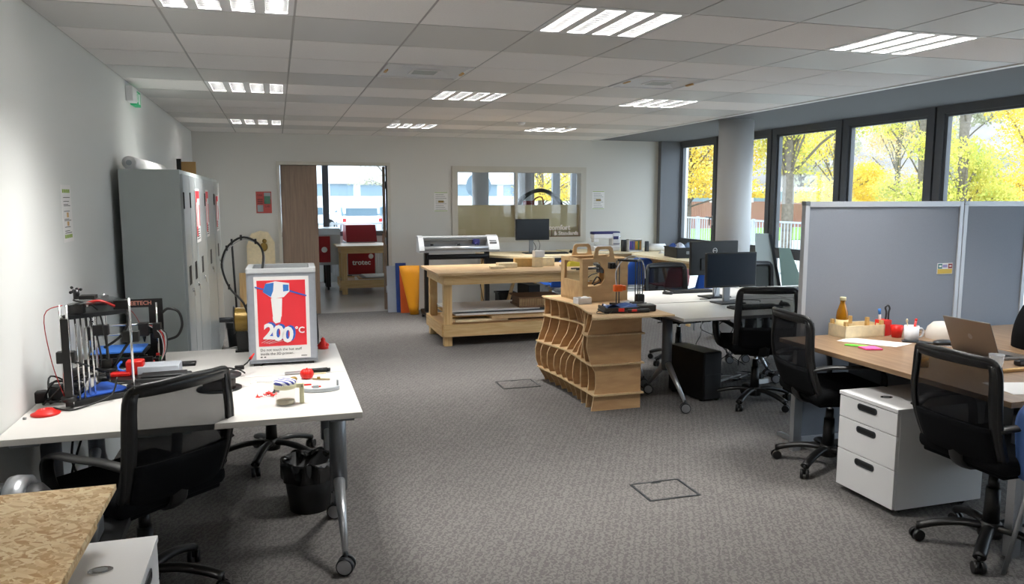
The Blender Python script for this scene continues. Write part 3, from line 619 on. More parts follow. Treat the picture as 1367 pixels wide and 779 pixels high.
# ------------------------------------------------------------------ frame printer
t=T('frame_printer','black rectangular-framed 3D printer with blue bed beside the lockers','3D printer',(-.80,4.52,DZ_))
F_=MB(); F_.plate([[(-.19,0),(-.19,.345),(.19,.345),(.19,0),(.12,0),(.12,.03),(-.12,.03),(-.12,0)],[(-.135,.07),(-.135,.30),(.12,.30),(.12,.07)]],.008,frm((0,0,.0),(1,0,0),(0,0,1))); F_.build('frame','black',t)
MB().text('GEEETECH',.03,frm((.065,-.0045,.322),(1,0,0),(0,0,1)),.0005,bold=.0006).text('Pro B',.03,frm((-.16,-.0045,.22),(0,0,1),(-1,0,0)),.0005,1).build('lettering',['redtxt','txw'],t)
r=MB()
for z in (.165,.215): r.cyl((-.17,-.05,z),(.17,-.05,z),.005)
for x in (-.165,.165): r.cyl((x,-.05,.01),(x,-.05,.33),.0045)
for x in (-.07,.07): r.cyl((x,-.22,.055),(x,.15,.055),.005)
r.each('rod','chrome',t)
MB().bx(-.14,-.17,.085,.10,.05,.092).build('bed','bluebed',t)
MB().bx(-.15,-.175,.07,.11,.055,.080).bx(-.16,-.23,.03,.16,-.21,.07).bx(-.16,.14,.0,.16,.155,.07).bx(-.16,-.23,0,-.14,.15,.03).bx(.14,-.23,0,.16,.15,.03).build('carriage','black',t)
h=MB(); h.bc((.10,-.06,.19),(.05,.05,.07),0,.004).bc((.165,-.06,.18),(.04,.05,.08),0,.004).bc((-.165,-.06,.18),(.03,.05,.07),0,.004).cyl((.10,-.06,.15),(.10,-.06,.12),.01,.003); h.each('extruder','black',t)
b=MB(); b.tube([(.19,-.02,.27),(.22,-.02,.29),(.27,-.02,.27),(.285,-.02,.20),(.26,-.02,.14),(.21,-.02,.12)],.007,smooth=5)
for k in range(4): b.tube([(.12+.01*k,-.06,.21),(.18+.01*k,-.09,.17),(.2+.005*k,-.12,.09),(.19,-.15,.03)],.0028,m=[1,2,1,0][k],smooth=4)
b.tube([(-.02,-.03,.34),(.05,-.05,.28),(.09,-.06,.2)],.0015,m=2,smooth=3); b.build('wiring',['cable','cablew','redwire'],t)
b=MB().bx(.04,-.2,.0,.19,-.1,.03).bx(.07,-.22,.03,.12,-.18,.05).bx(.15,-.18,.03,.18,-.14,.05); random.seed(5)
for k in range(16): x=.0+random.random()*.18; y=-.24+random.random()*.16; z=.03+random.random()*.03; b.bc((x,y,z),(.016,.012,.02),1+k%4,.001)
b.build('circuit_board',['black','chrome','redwire','green_pcb','black'],t)
b=MB().tube([(.02,-.21,.06),(.0,-.27,.03),(.05,-.30,.01),(.1,-.27,.02)],.007,smooth=4); b.build('ribbon','bluewire',t)
t=T('control_box','light grey control box on the desk in front of the black-framed printer','box',(-.59,4.16,DZ_),-.03)
MB().bx(-.095,-.05,0,.095,.07,.055,0,.003).build('case','greybox',t); MB().bx(-.08,-.051,.02,.08,-.05,.022).build('seam','steel',t)
t=T('adapter','flat black adapter at the far end of the desk near the lockers','adapter',(-.50,4.36,DZ_)); MB().bx(-.05,-.03,0,.06,.03,.018,0,.004).build('body','black',t); MB().tube([(-.05,0,.01),(-.12,.02,.01),(-.16,.0,.006)],.004,smooth=3).build('cord','cable',t)
t=T('black_case','flat black equipment case on the desk behind the front chair','case',(-.57,3.94,DZ_),.08); MB().bx(-.09,-.06,0,.15,.06,.045,0,.006).bx(-.07,-.045,.045,.13,.045,.055,0,.004).build('body','dark',t)
MB().tube([(-.09,.0,.02),(-.16,.03,.012),(-.24,.08,.006)],.004,smooth=4).tube([(-.24,.08,.006),(-.28,.12,.006),(-.2,.2,.006)],.004,smooth=4).build('cord','cable',t)
# black spool lying flat + red-tipped lead
t=T('filament_spool','dark brown filament spool lying flat on the desk with a cable on it','filament spool',(-.285,3.77,DZ_))
f=MB()
for z in (0,.06): f.lathe([(.025,z),(.1,z),(.1,z+.006),(.025,z+.006)],n=36)
f.lathe([(.025,0),(.027,.066)],n=24); f.each('flange','spool',t)
MB().lathe([(.03,.006),(.075,.006),(.072,.02),(.074,.04),(.07,.06),(.03,.06)],n=36).build('filament','brownspool',t)
c=MB(); c.tube([(-.50,3.86,.745),(-.43,3.92,.75),(-.36,3.98,.76),(-.28,3.99,.77),(-.2,4.02,.78)],.004,smooth=5).tube([(-.34,3.84,.80),(-.28,3.86,.82),(-.2,3.82,.815),(-.17,3.76,.81)],.004,smooth=5).tube([(-.2,4.02,.78),(-.17,4.04,.80),(-.15,4.06,.82)],.004)
c.bc((-.205,4.01,.785),(.045,.02,.02),0,.003); c.cyl((-.155,4.055,.815),(-.135,4.07,.84),.008,.003,m=1)
tag(c.build('power_lead',['cable','red']),'black lead with a red plug tip lying across the dark spool','cable')
# jar
t=T('jar','clear mug jar with blue and white striped lid at the desk front','jar',(.008,3.40,DZ_)); t.scale=(1.13,1.13,1.13)
g=MB(); g.lathe([(0,.002),(.036,.002),(.038,.008),(.038,.075),(.036,.082)],n=28); g.build('glass_body','jarglass',t)
MB().lathe([(0,.004),(.033,.004),(.034,.016),(0,.02)],n=24).build('contents','cream2',t)
MB().lathe([(.036,.062),(.042,.064),(.042,.082),(.036,.084)],n=28).bx(.036,-.009,.062,.07,.009,.08,0,.003).bx(.052,-.009,.0,.07,.009,.075,0,.004).build('handle_ring','cream',t)
M['lid']=mat('striped_lid','#e8e8f0',.5); nt=M['lid'].node_tree; tc=nt.nodes.new('ShaderNodeTexCoord'); wv=nt.nodes.new('ShaderNodeTexWave'); wv.bands_direction='DIAGONAL'; wv.inputs['Scale'].default_value=22; cr=nt.nodes.new('ShaderNodeValToRGB'); cr.color_ramp.elements[0].position=.45; cr.color_ramp.elements[1].position=.55; cr.color_ramp.elements[0].color=lin('#3c4496'); cr.color_ramp.elements[1].color=lin('#eeeef4')
nt.links.new(tc.outputs['Object'],wv.inputs['Vector']); nt.links.new(wv.outputs['Fac'],cr.inputs['Fac']); nt.links.new(cr.outputs['Color'],nt.nodes['Principled BSDF'].inputs['Base Color'])
MB().lathe([(0,.096),(.03,.096),(.041,.092),(.042,.08),(.039,.08)],n=30).build('lid','lid',t)
# small things on the desk
def redthing(name,loc,lb,fn,m='red',cat='print',g=None):
    b=MB(Matrix.Translation(Vector(loc))); fn(b); return tag(b.build(name,m),lb,cat,g)
random.seed(11)
def crumbs(b):
    for k in range(22): a=random.random()*6.3; r=.045*random.random()**.6; b.beam((r*math.cos(a),.55*r*math.sin(a),.004+.01*random.random()),(r*math.cos(a)+random.uniform(-.02,.02),.55*r*math.sin(a)+random.uniform(-.01,.01),.006+.015*random.random()),.006,.004)
redthing('red_scraps',(-.08,3.55,DZ_),'small tangle of red plastic scraps left of the jar',crumbs,cat='scraps')
redthing('printed_pumpkin',(.115,3.86,DZ_),'round red printed pumpkin beside the craft knife',lambda b:[b.ball((.016*math.cos(a),.016*math.sin(a),.025),(.017,.017,.024),n=12) for a in [k*PI/4 for k in range(8)]]+[b.cyl((0,0,.045),(0,0,.054),.004)],cat='ornament')
redthing('printed_strip',(.105,3.72,DZ_),'flat red printed strip in front of the red pumpkin',lambda b:b.bx(-.025,-.008,0,.025,.008,.006,0,.002),cat='print')
redthing('printed_sliver',(.15,3.67,DZ_),'thin red printed sliver inside the grey bracket curve',lambda b:b.bx(-.022,-.005,0,.022,.005,.006,0,.002),cat='print')
redthing('printed_figure',(.235,4.62,DZ_),'red printed figure standing at the far right desk corner beside the poster printer',lambda b:b.lathe([(0,0),(.032,0),(.03,.012),(.018,.02),(.022,.035),(.012,.045),(.014,.058),(0,.07)],n=18).ball((.02,0,.02),.014).ball((-.02,.005,.018),.013),cat='figure')
redthing('red_ring',(-.94,3.52,DZ_),'red printed flanged disc at the left end of the desk',lambda b:b.lathe([(.012,0),(.052,0),(.055,.006),(.04,.012),(.03,.022),(.014,.024),(.012,0)],n=30),cat='print')
redthing('metal_bit',(-1.0,3.46,DZ_),'tiny dark metal bit beside the red disc',lambda b:b.cyl((-.006,0,.005),(.006,0,.005),.005),m='steel',cat='bolt')
t=T('craft_knife','craft knife with black handle lying by the red pumpkin','knife',(.12,3.98,DZ_),.05)
MB().cyl((0,0,.012),(.10,0,.012),.011,.012,14).cyl((.10,0,.012),(.115,0,.012),.009).build('handle','black',t); MB().beam((-.11,-.006,.01),(0,0,.012),.022,.008,0,(0,1,0)).build('blade_holder','alu',t)
redthing('pencil',(.15,3.94,DZ_),'thin yellow stick beneath the craft knife handle',lambda b:b.cyl((-.05,0,.004),(.06,.005,.004),.004),m='tanw',cat='stick')
redthing('brass_key',(.19,3.80,DZ_),'small brass metal key-like piece right of the pumpkin',lambda b:b.beam((-.05,.02,.006),(.03,-.01,.006),.008,.005,0,(0,1,0)).bx(-.03,0,.008,-.015,.012,.018),m='gold',cat='metal part')
redthing('olive_stone',(.05,3.82,DZ_),'small olive-brown oval piece left of the pumpkin',lambda b:b.ball((0,0,.012),(.018,.014,.012),n=14),m='gold',cat='pebble')
redthing('black_clip',(-.03,3.62,DZ_),'small black clip behind the jar',lambda b:b.bx(-.012,-.008,0,.012,.008,.018,0,.002).beam((-.01,-.01,.01),(-.02,-.03,.004),.006,.004),m='black',cat='clip')
def swirl(b):
    for k in range(5): b.tube([(-.13+.03*k,.02*math.sin(k),.004),(-.1+.04*k,.03*math.cos(k*2),.012),(-.05+.03*k,.01-.02*(k%2),.004)],.0018,smooth=5)
redthing('clear_filament_scraps',(-.02,3.82,DZ_),'clear plastic filament scraps behind the jar',swirl,m='clearscrap',cat='scraps')
def brk(b):
    pts=[(.085*math.cos(a),.045*math.sin(a)) for a in [PI*1.02+PI*1.05*k/16 for k in range(17)]]
    b.tube([(x,y,.012) for x,y in pts],.003,6,side=(0,0,1),w=.011); b.bx(.075,.0,0,.083,.02,.045,0,.001); b.bc((-.02,.02,.012),(.028,.02,.022),0,.002); b.beam((-.02,.02,.006),(.08,.01,.006),.004,.004)
redthing('curved_bracket',(.165,3.60,DZ_),'curved grey plastic bracket lying right of the jar',brk,m='greyplastic',cat='bracket')
# adapters and cables at the left end
t=T('power_adapter','grey power adapter half buried in black cables at the left wall','adapter',(-.93,3.80,DZ_),.25); MB().bx(-.06,-.04,0,.07,.04,.06,0,.008).build('brick','charcoal',t)
MB().bx(-.12,-.06,0,-.07,-.01,.05,0,.006).build('plug','black',t)
random.seed(9); c=MB()
def tangle(c,cx,cy,n,rx,ry,h):
    for k in range(n):
        a0=random.random()*6.28; pts=[]
        for j in range(6): a=a0+j*1.1; r=.6+.5*random.random(); pts.append((cx+rx*r*math.cos(a),cy+ry*r*math.sin(a),DZ_+.006+h*random.random()*(1 if 0<j<5 else 0)))
        c.tube(pts,.0042,6,smooth=6)
tangle(c,-.92,3.76,6,.10,.10,.10); c.tube([(-.93,3.6,.746),(-.86,3.54,.746),(-.8,3.6,.746),(-.72,3.66,.77),(-.7,3.7,.84)],.004,smooth=5)
tag(c.build('cable_tangle','cable'),'tangled black cables over the grey adapter at the left wall','cables')
c=MB(); tangle(c,-.90,4.22,4,.09,.06,.05); c.bx(-1.0,4.16,DZ_,-.94,4.22,DZ_+.05,0,.008)
tag(c.build('cable_bundle','cable'),'small bundle of black cable and plug left of the triangular printer','cables')
c=MB(); c.tube([(-.86,3.7,.7),(-.88,3.62,.5),(-.8,3.6,.3),(-.86,3.7,.02)],.005,smooth=6).tube([(-.80,3.7,.7),(-.86,3.66,.55),(-.9,3.66,.35),(-.84,3.72,.02)],.005,smooth=6)
tag(c.build('hanging_cables','cable'),'black cables hanging under the left end of the white desk','cables')
# waste bin with black bag
t=T('waste_bin','black waste bin lined with a black bag beside the white desk leg','bin',(.115,4.06,0))
MB().lathe([(0,.005),(.10,.005),(.135,.27),(.138,.27),(.103,0),(0,0)],n=32).build('bucket','dark',t)
def bagf(u,v):
    a=2*PI*u; r=.14+.006*math.sin(9*a)+.012*math.sin(5*a+v*3)*(v)+.012*math.sin(13*a)*v; z=.17+.13*v if v<.8 else .17+.13*.8+ (v-.8)*-.1
    if v>=.8: r-=(v-.8)*.12
    return (r*math.cos(a),r*math.sin(a),z+.012*math.sin(7*a)*v)
MB().grid(bagf,64,12,cu=True).build('liner_bag','bag',t)
# device with silver ring, on a low dark stand behind the chipboard table
t=T('low_stand','low dark stand under the silver-ringed device','stand',(-1.02,2.66,0)); MB().bx(0,0,.42,.46,.40,.45,0,.004).build('top','dark',t)
for x,y in ((.02,.02),(.40,.02),(.02,.34),(.40,.34)): MB().bx(x,y,0,x+.04,y+.04,.42).build('leg','dark',t)
t=T('spot_lamp','black projector-like device with a wide silver ring on the low stand','device',(-.84,2.86,.45))
X=frm((-.16,0,.13),(0,1,0),(0,0,1))
MB().lathe([(0,0),(.07,0),(.10,.01),(.10,.11),(0,.11)],X=X,n=32).build('body','black',t)
MB().lathe([(.09,.11),(.118,.11),(.122,.13),(.118,.17),(.09,.17)],X=X,n=32).build('ring','alu',t)
MB().lathe([(0,.15),(.09,.15),(.09,.2),(.05,.24),(0,.22)],X=X,n=32).build('nose','dark',t)
MB().bx(.06,-.06,0,.22,.06,.09,0,.02).bx(.08,-.05,.09,.19,.04,.1,0,.003).build('gearbox','steel',t); MB().bx(-.18,-.06,0,-.02,.06,.03,0,.006).build('foot','black',t)
# wall signs, left
t=T('poster','narrow white safety notice with green bands on the left wall','poster',(XL,4.38,1.40))
MB().bx(0,0,0,.0015,.19,.29).build('sheet','paper',t); b=MB()
for z in (.02,.25):
    for k in range(6): b.bx(.0015,.02+.025*k,z,.0025,.036+.025*k,z+.018)
b.each('band','txg',t); b=MB()
for k,z in enumerate((.225,.205,.19,.183,.155,.115,.108,.075,.055,.045)): b.bx(.0015,.03,z,.0022,.16-.02*(k%3),z+.003)
b.build('lettering','text',t); MB().bx(.0015,.08,.125,.0025,.115,.15,0).bx(.0015,.08,.082,.0025,.115,.104).build('pictogram','tan_clip',t)
t=T('exit_sign','green and white exit sign high on the left wall under the ceiling','sign',(XL+.0,6.36,2.33)); t.scale=(.85,.9,.85); MB().bx(0,0,0,.06,.2,.13,0,.006).build('housing','white',t); MB().bx(0,.2,-.01,.05,.44,.12,0,.004).build('panel','green',t)
b=MB(); b.bx(.05,.27,.05,.0515,.29,.085).cyl((.05,.275,.095),(.052,.275,.095),.009).beam((.051,.28,.05),(.051,.26,.02),.01,.002,0,(0,1,0)).beam((.051,.28,.05),(.051,.30,.025),.01,.002,0,(0,1,0)).bx(.05,.33,.01,.0515,.40,.1); b.build('running_figure','txw',t)
# smoke detectors
for x,y in ((1.30,8.75),(2.72,8.6),(3.4,8.9)):
    o=MB(Matrix.Translation((x,y,ZC))).lathe([(0,-.035),(.03,-.035),(.045,-.02),(.05,-.003),(0,-.003)],n=20).build('smoke_detector','white')
    tag(o,'small white smoke detector on the ceiling, '+('left of the others' if x<2 else 'centre of the three' if x<3 else 'right of the others'),'smoke detector','ceiling smoke detectors')
# ------------------------------------------------------------------ timber workbench
def bench(name,lb,loc,W,D,H=.81):
    t=T(name,lb,'table',loc)
    MB().bx(-.07,-.07,H-.025,W+.07,D+.07,H,0,.002).build('tabletop','ply',t)
    a=MB(); a.bx(0,-.025,H-.13,W,.012,H-.025).bx(0,D-.012,H-.13,W,D+.025,H-.025); a.bx(-.0,0,H-.13,.03,D,H-.025).bx(W-.03,0,H-.13,W,D,H-.025); a.build('apron','pine',t)
    for x,y in ((.01,.012),(W-.10,.012),(.01,D-.10),(W-.10,D-.10)): MB().bx(x,y,0,x+.09,y+.088,H-.026,0,.003).build('leg','pinez',t)
    MB().bx(0,-.025,.11,W,.012,.24).bx(0,D-.012,.11,W,D+.025,.24).each('lower_rail','pine',t)
    MB().bx(-.02,0,.11,.01,D,.24).bx(W-.01,0,.11,W+.02,D,.24).each('side_rail','piney',t)
    MB().bx(.0,.013,.205,W,D-.013,.222).build('shelf','ply',t); return t
bench('workbench','long timber workbench with a lower shelf full of sheet offcuts',(1.70,8.17,0),1.85,.92)
G='sheet material on the workbench shelf'
random.seed(21)
z=.223
for i,(m,x0,x1,y0,y1,h,lb) in enumerate((('ply',1.82,3.3,8.25,8.95,.03,'lowest brown wooden sheet on the workbench shelf'),('tanw',1.84,2.45,8.22,8.8,.024,'pale short wooden sheet at the left of the workbench shelf'),('ply',2.25,3.35,8.2,8.85,.03,'long light plywood sheet in the pile on the workbench shelf'),('cards',1.80,3.1,8.26,9.0,.014,'brown board in the middle of the pile on the workbench shelf'),('paper',1.86,3.4,8.24,8.98,.02,'thick white board on the pile on the workbench shelf'),('charcoal',1.84,3.3,8.28,9.0,.012,'dark thin sheet in the pile on the workbench shelf'),('paper',1.80,2.85,8.3,9.02,.014,'top white sheet of the pile on the workbench shelf'))):
    a=random.uniform(-.03,.03); o=MB().bx(-(x1-x0)/2,-(y1-y0)/2,0,(x1-x0)/2,(y1-y0)/2,h,0,.001).build('wooden_sheet' if m in('ply','tanw','cards') else 'sheet_board',m)
    o.location=((x0+x1)/2,(y0+y1)/2,z); o.rotation_euler=(0,0,a); z+=h+.0008; tag(o,lb,'board',G)
# slatted box
t=T('slatted_box','flat brown box with closely finned front on the workbench shelf','box',(2.86,8.50,z+.001),-.05)
MB().bx(-.24,-.2,.0,.26,.24,.02).bx(-.25,-.21,.105,.27,.25,.12).bx(-.22,-.17,.02,.24,.22,.105).build('case','brownbox',t)
b=MB()
for k in range(24): b.bx(-.235+.0205*k,-.205,.02,-.227+.0205*k,-.172,.105)
b.build('fins','ply',t)
# blocks on the bench
G='wooden blocks on the workbench'
for x,y,zz,w_,d_,h_,m,lb in ((2.40,8.50,.81,.16,.10,.03,'tanw','flat pale wood piece, leftmost on the workbench'),(2.55,8.62,.81,.22,.14,.055,'tanw','pale wedge of wood left of the blocks on the workbench'),(2.78,8.70,.81,.22,.13,.10,'tanw2','brown wooden block left of centre in the pile on the workbench'),(2.93,8.62,.81,.13,.12,.11,'tanw','pale cube-like block at the front of the pile on the workbench'),(3.10,8.75,.81,.15,.12,.095,'tanw','brown and white block right of the pile on the workbench'),(2.95,8.64,.922,.12,.10,.075,'paper','small white block topping the pile on the workbench'),(3.24,8.62,.81,.06,.05,.02,'tanw','tiny wood scrap right of the block pile')):
    o=MB().bx(-w_/2,-d_/2,0,w_/2,d_/2,h_,0,.003).build('wooden_block',m); o.location=(x,y,zz+.001); o.rotation_euler=(0,0,random.uniform(-.3,.3)); tag(o,lb,'block',G)
o=MB().grid(lambda u,v:(3.44+.34*(u-.5),8.62+.22*(v-.5),.812+.11*max(0,math.sin(PI*u))**.8*max(0,math.sin(PI*v))**.6*(1+.25*math.sin(9*u+4*v))),18,12).build('cloth','cloth'); tag(o,'crumpled yellow cloth on the workbench behind the plywood machine','cloth')
# ------------------------------------------------------------------ sheets leaning on back wall
def lean(name,x,w_,h_,y,m,lb,g,ang=.12,t_=.012,tw=0):
    o=MB().bx(-w_/2,-t_,0,w_/2,0,h_,0,.001).build(name,m); o.location=(x,y,.0); o.rotation_euler=(-ang,0,tw); return tag(o,lb,'board',g)
lean('plastic_sheet',1.53,.13,.66,10.90,'lgrey','pale grey board leaning beside the door frame','boards leaning by the door')
lean('plastic_sheet',1.66,.15,.70,10.86,'dblue','dark blue sheet leaning between the grey board and the orange one','boards leaning by the door')
lean('plastic_sheet',1.72,.18,.64,10.78,'orsheet','burnt orange sheet leaning behind the yellow roll','boards leaning by the door')
o=MB().grid(lambda u,v:((.145-.085*(1-v))*math.cos(PI*(1.0+1.15*u))+.05*(1-v),-.09*math.sin(PI*1.15*u)*(.5+.5*v)-.02,.68*v),24,6).build('rolled_sheet','yellow')
sm=o.modifiers.new('thick','SOLIDIFY'); sm.thickness=.004; o.location=(1.74,10.60,0); o.rotation_euler=(-.12,0,0); tag(o,'bright yellow-orange curled sheet leaning by the vinyl cutter','sheet')
# ------------------------------------------------------------------ vinyl cutter / plotter
t=T('vinyl_cutter','grey wide-format vinyl cutter on a black stand against the back wall','plotter',(2.31,10.1,0))
b=MB(); W=.545
prof=[(-.11,.90),(-.13,.93),(-.10,.99),(-.02,1.10),(.06,1.12),(.11,1.09),(.11,.90)]
X=lambda x0:frm((x0,0,0),(0,1,0),(0,0,1))
b.prism(prof,-W,-W+.07,0,X(0)); b.prism(prof,W-.15,W,0,X(0)); b.bx(-W,.02,1.08,W,.10,1.11,0,.01).bx(-W+.05,-.10,.90,W-.1,.1,.93).bx(-W+.05,.05,.93,W-.1,.07,1.08,0)
b.build('housing','laserw',t)
MB().bx(-W+.07,-.03,1.055,W-.15,.045,1.075).bx(-W+.07,.0,1.03,W-.15,.02,1.04).bx(-W+.07,.045,.93,W-.15,.05,1.055).build('rail','steel',t)
c=MB().cyl((-W+.07,-.105,.955),(W-.15,-.105,.955),.028,n=20); c.build('front_roller','chrome2',t)
MB().bx(.20,-.05,1.0,.29,.02,1.07,0,.005).bx(.22,-.06,.985,.235,-.04,1.02).bx(.255,-.06,.985,.27,-.04,1.02).build('carriage','navy',t)
for x in (-.36,.0): MB().cyl((x-.02,-.02,1.0),(x+.02,-.02,1.0),.015).build('pinch_roller','black',t)
b=MB().bx(W-.13,-.092,1.0,W-.03,-.088,1.03)
for k in range(4): b.bx(W-.125+.025*k,-.075,1.045,W-.108+.025*k,-.06,1.055)
b.X=Matrix(); b.build('control_panel','steel',t)
s=MB()
for x in (-.43,.40): s.bx(x-.03,-.02,.1,x+.03,.04,.92).bx(x-.035,-.30,.05,x+.035,.30,.11,0,.01)
s.bx(-.43,-.0,.80,.40,.03,.84); s.build('stand','black',t)
for x in (-.43,.40):
    for y in (-.27,.27): MB().cyl((x-.02,y,.028),(x+.02,y,.028),.028).cyl((x,y,.03),(x,y,.06),.01).build('caster','black',t)
MB().cyl((-.43,-.03,.84),(.40,-.03,.84),.03,n=20).build('media_roll','dark',t)
tag(MB().tube([(2.72,10.2,.88),(2.66,10.3,.6),(2.7,10.35,.3),(2.74,10.3,.1),(2.72,10.2,.01)],.005,smooth=5).build('loose_cord','cable'),'thin black cord hanging under the vinyl cutter to the floor','cable')
# ------------------------------------------------------------------ tables along the back wall
def trestle(parent,x,y,H,ax):
    for s in (-1,1):
        b=MB(); d=Vector((0,1,0)) if ax=='y' else Vector((1,0,0)); 
        p=Vector((x,y,0)); b.beam(p+d*(s*.28),p+d*(s*.05)+Vector((0,0,H)),.07,.03,0,d.cross(Vector((0,0,1)))); b.build('leg','pinez',parent)
t=T('table','pale table against the back wall with the monitor on it','table',(2.75,10.15,0))
MB().prism([(0,.15),(.35,-.25),(1.25,-.25),(1.25,.75),(0,.75)],.80,.83,0).build('tabletop','tanw',t)
MB().prism([(0,.15),(.35,-.25),(.365,-.24),(.015,.16)],.68,.80,0).bx(.35,-.245,.70,1.2,-.23,.80).build('apron','dark',t)
trestle(t,.60,.3,.80,'x'); MB().bx(1.1,.6,0,1.14,.64,.8).bx(.05,.6,0,.09,.64,.8).build('leg','pinez',t)
t=T('table','pale plywood table along the back wall with the sewing machine','table',(4.02,10.15,0))
MB().bx(0,0,.815,1.0,.8,.84).build('tabletop','tanw',t); MB().bx(.05,.05,.75,.95,.09,.815).build('apron','pine',t)
trestle(t,.15,.4,.815,'y'); trestle(t,.85,.4,.815,'y')
t=T('table','long pale plywood table beside the windows with the black crate','table',(4.72,8.35,0))
MB().prism([(.12,0),(.95,0),(.95,2.6),(.32,2.6),(.32,1.80),(.0,1.45)],.812,.84,0).build('tabletop','tanw',t)
MB().bx(.15,.1,.74,.19,1.4,.812).bx(.85,.1,.74,.89,2.4,.812).build('apron','pine',t)
trestle(t,.35,1.35,.812,'x'); trestle(t,.5,.25,.812,'x')
# monitor on back table
def make_monitor(w_,h_,tilt=0,logo=False):
    t=T('monitor','','monitor')
    b=MB(); b.bx(-w_/2,-.012,.0,w_/2,.02,h_,0,.006); b.bx(-w_*.3,.015,.04,w_*.3,.03,h_*.5,0,.006); s=b.build('housing','black',t); s.location=(0,0,.14)
    sc=MB().bx(-w_/2+.012,-.0135,.016,w_/2-.012,-.0118,h_-.012).build('screen','screen2' if not logo else 'screen',t); sc.location=(0,0,.14)
    st=MB(); st.bx(-.035,.045,.0,.035,.065,.14+h_*.55,0,.008).bx(-.04,.03,.14+h_*.4,.04,.05,.14+h_*.62); st.build('stand','alu' if not logo else 'steel',t)
    bs=MB(); bs.bx(-.12,-.06,0,.12,.12,.012,0,.006); bs.build('base','dark',t)
    return t
m0=make_monitor(.50,.30,logo=True); put(m0,(3.46,10.4,.83),0,'black monitor on the pale table below the interior window')
for o in m0.children:
    if o.name.startswith(('housing','screen')): o.location.z=.19
m1=make_monitor(.49,.29); put(m1,(3.62,5.62,.74),.04,'front black monitor facing us on the white desk, silver stand')
m2=make_monitor(.50,.30); put(m2,(3.72,6.06,.74),PI+.08,'rear black monitor turned away from us showing the round logo on its back')
for o in m2.children:
    if o.name.startswith(('housing','screen')): o.location.z=.20
lg=MB(); X=frm((0,.0215,.20+.215),(-1,0,0),(0,0,1)); lg.plate([circ(0,0,.024,28),circ(0,0,.020,28)],.002,X); lg.text('DELL',.017,X,.001,0); lg.build('logo','txw',m2)
def keyboard(loc,rz,lb):
    t=T('keyboard',lb,'keyboard',loc,rz,'black keyboards'); MB().bx(-.22,-.07,0,.22,.07,.018,0,.005).build('body','dark',t)
    b=MB()
    for r in range(5):
        for c in range(15): b.bx(-.205+.0275*c,-.056+.023*r,.018,-.182+.0275*c,-.037+.023*r,.024)
    b.build('keys','black',t); return t
keyboard((3.66,5.32,.74),.03,'black keyboard in front of the front monitor on the white desk')
keyboard((3.70,6.40,.74),.0,'black keyboard behind the monitors on the farther white desk')
keyboard((4.70,6.30,.74),.1,'black keyboard on the white desk near the leaning boards')
keyboard((3.72,10.28,.83),.0,'black keyboard below the monitor at the back wall')
def mouse(loc,rz,lb):
    t=T('mouse',lb,'mouse',loc,rz,'computer mice'); MB().ball((0,0,.012),(.03,.052,.022),n=16).bx(-.026,-.045,0,.026,.045,.008,0,.004).build('shell','black',t); MB().cyl((-.004,.03,.03),(.004,.03,.03),.009).build('wheel','charcoal',t)
mouse((3.42,6.33,.74),.8,'black mouse on the far side of the white desks, left of the monitors')
mouse((3.98,5.38,.74),.2,'black mouse beside the front keyboard, seen through the chair mesh')
mouse((4.50,6.32,.74),.6,'black mouse on the white desk near the leaning boards')
mouse((4.02,10.30,.84),.3,'black mouse on the back wall table beside the keyboard')
c=MB().tube([(3.62,5.68,.85),(3.66,5.75,.76),(3.8,5.78,.746),(3.95,5.7,.746),(3.9,5.6,.746)],.003,smooth=5).tube([(3.70,6.0,1.0),(3.66,5.9,.85),(3.60,5.86,.76),(3.5,5.9,.745)],.003,smooth=5)
tag(c.build('monitor_cable','cable'),'thin black monitor cables on the white desks between the two monitors','cable')
c=MB().tube([(3.44,10.45,1.05),(3.5,10.5,1.0),(3.54,10.48,.9),(3.5,10.55,.835)],.004,smooth=5).tube([(3.47,10.45,1.04),(3.56,10.5,1.03),(3.60,10.48,.95),(3.6,10.55,.835)],.003,smooth=5)
tag(c.build('monitor_cable','cable'),'thin cables dangling behind the back wall monitor','cable')
# PC towers
def tower(loc,rz,lb):
    t=T('computer_tower',lb,'computer',loc,rz,'black computer towers'); MB().bx(-.09,-.22,.015,.09,.22,.40,0,.004).build('case','black',t)
    MB().bx(-.085,-.232,.02,.085,-.22,.395,0,.003).bx(-.08,-.235,.02,.08,-.231,.22,0,.003).build('front_panel','dark',t)
    for x in (-.07,.07):
        for y in (-.18,.18): MB().cyl((x,y,0),(x,y,.016),.014).build('foot','black',t)
    return t
tower((3.26,5.55,0),.16,'black computer tower on the floor under the nearer white desk')
tower((2.96,6.30,0),-.25,'black computer tower behind the plywood counter under the farther white desk')
tower((3.42,10.45,0),.05,'black computer tower under the pale table at the back wall')
t=T('waste_bin','low black crate on the floor under the back wall table','bin',(3.12,10.62,0)); MB().prism([(-.11,-.1),(.11,-.1),(.11,.1),(-.11,.1)],0,.01).bx(-.12,-.11,.0,-.105,.11,.26).bx(.105,-.11,0,.12,.11,.26).bx(-.12,-.11,0,.12,-.095,.26).bx(-.12,.095,0,.12,.11,.26).build('body','dark',t); MB().plate([rrect(-.14,-.13,.14,.13,.02),rrect(-.115,-.105,.115,.105,.01)],.02,Matrix.Translation((0,0,.262))).build('rim','black',t)
t=T('waste_bin','tall dark waste bin at the far end of the lockers','bin',(-.46,8.78,0)); MB().lathe([(0,0),(.085,0),(.105,.28),(.10,.28),(.082,.01),(0,.01)],n=28).build('body','dark',t); MB().lathe([(.103,.22),(.109,.225),(.112,.285),(.104,.29),(.100,.24)],n=28).build('liner','bag',t)
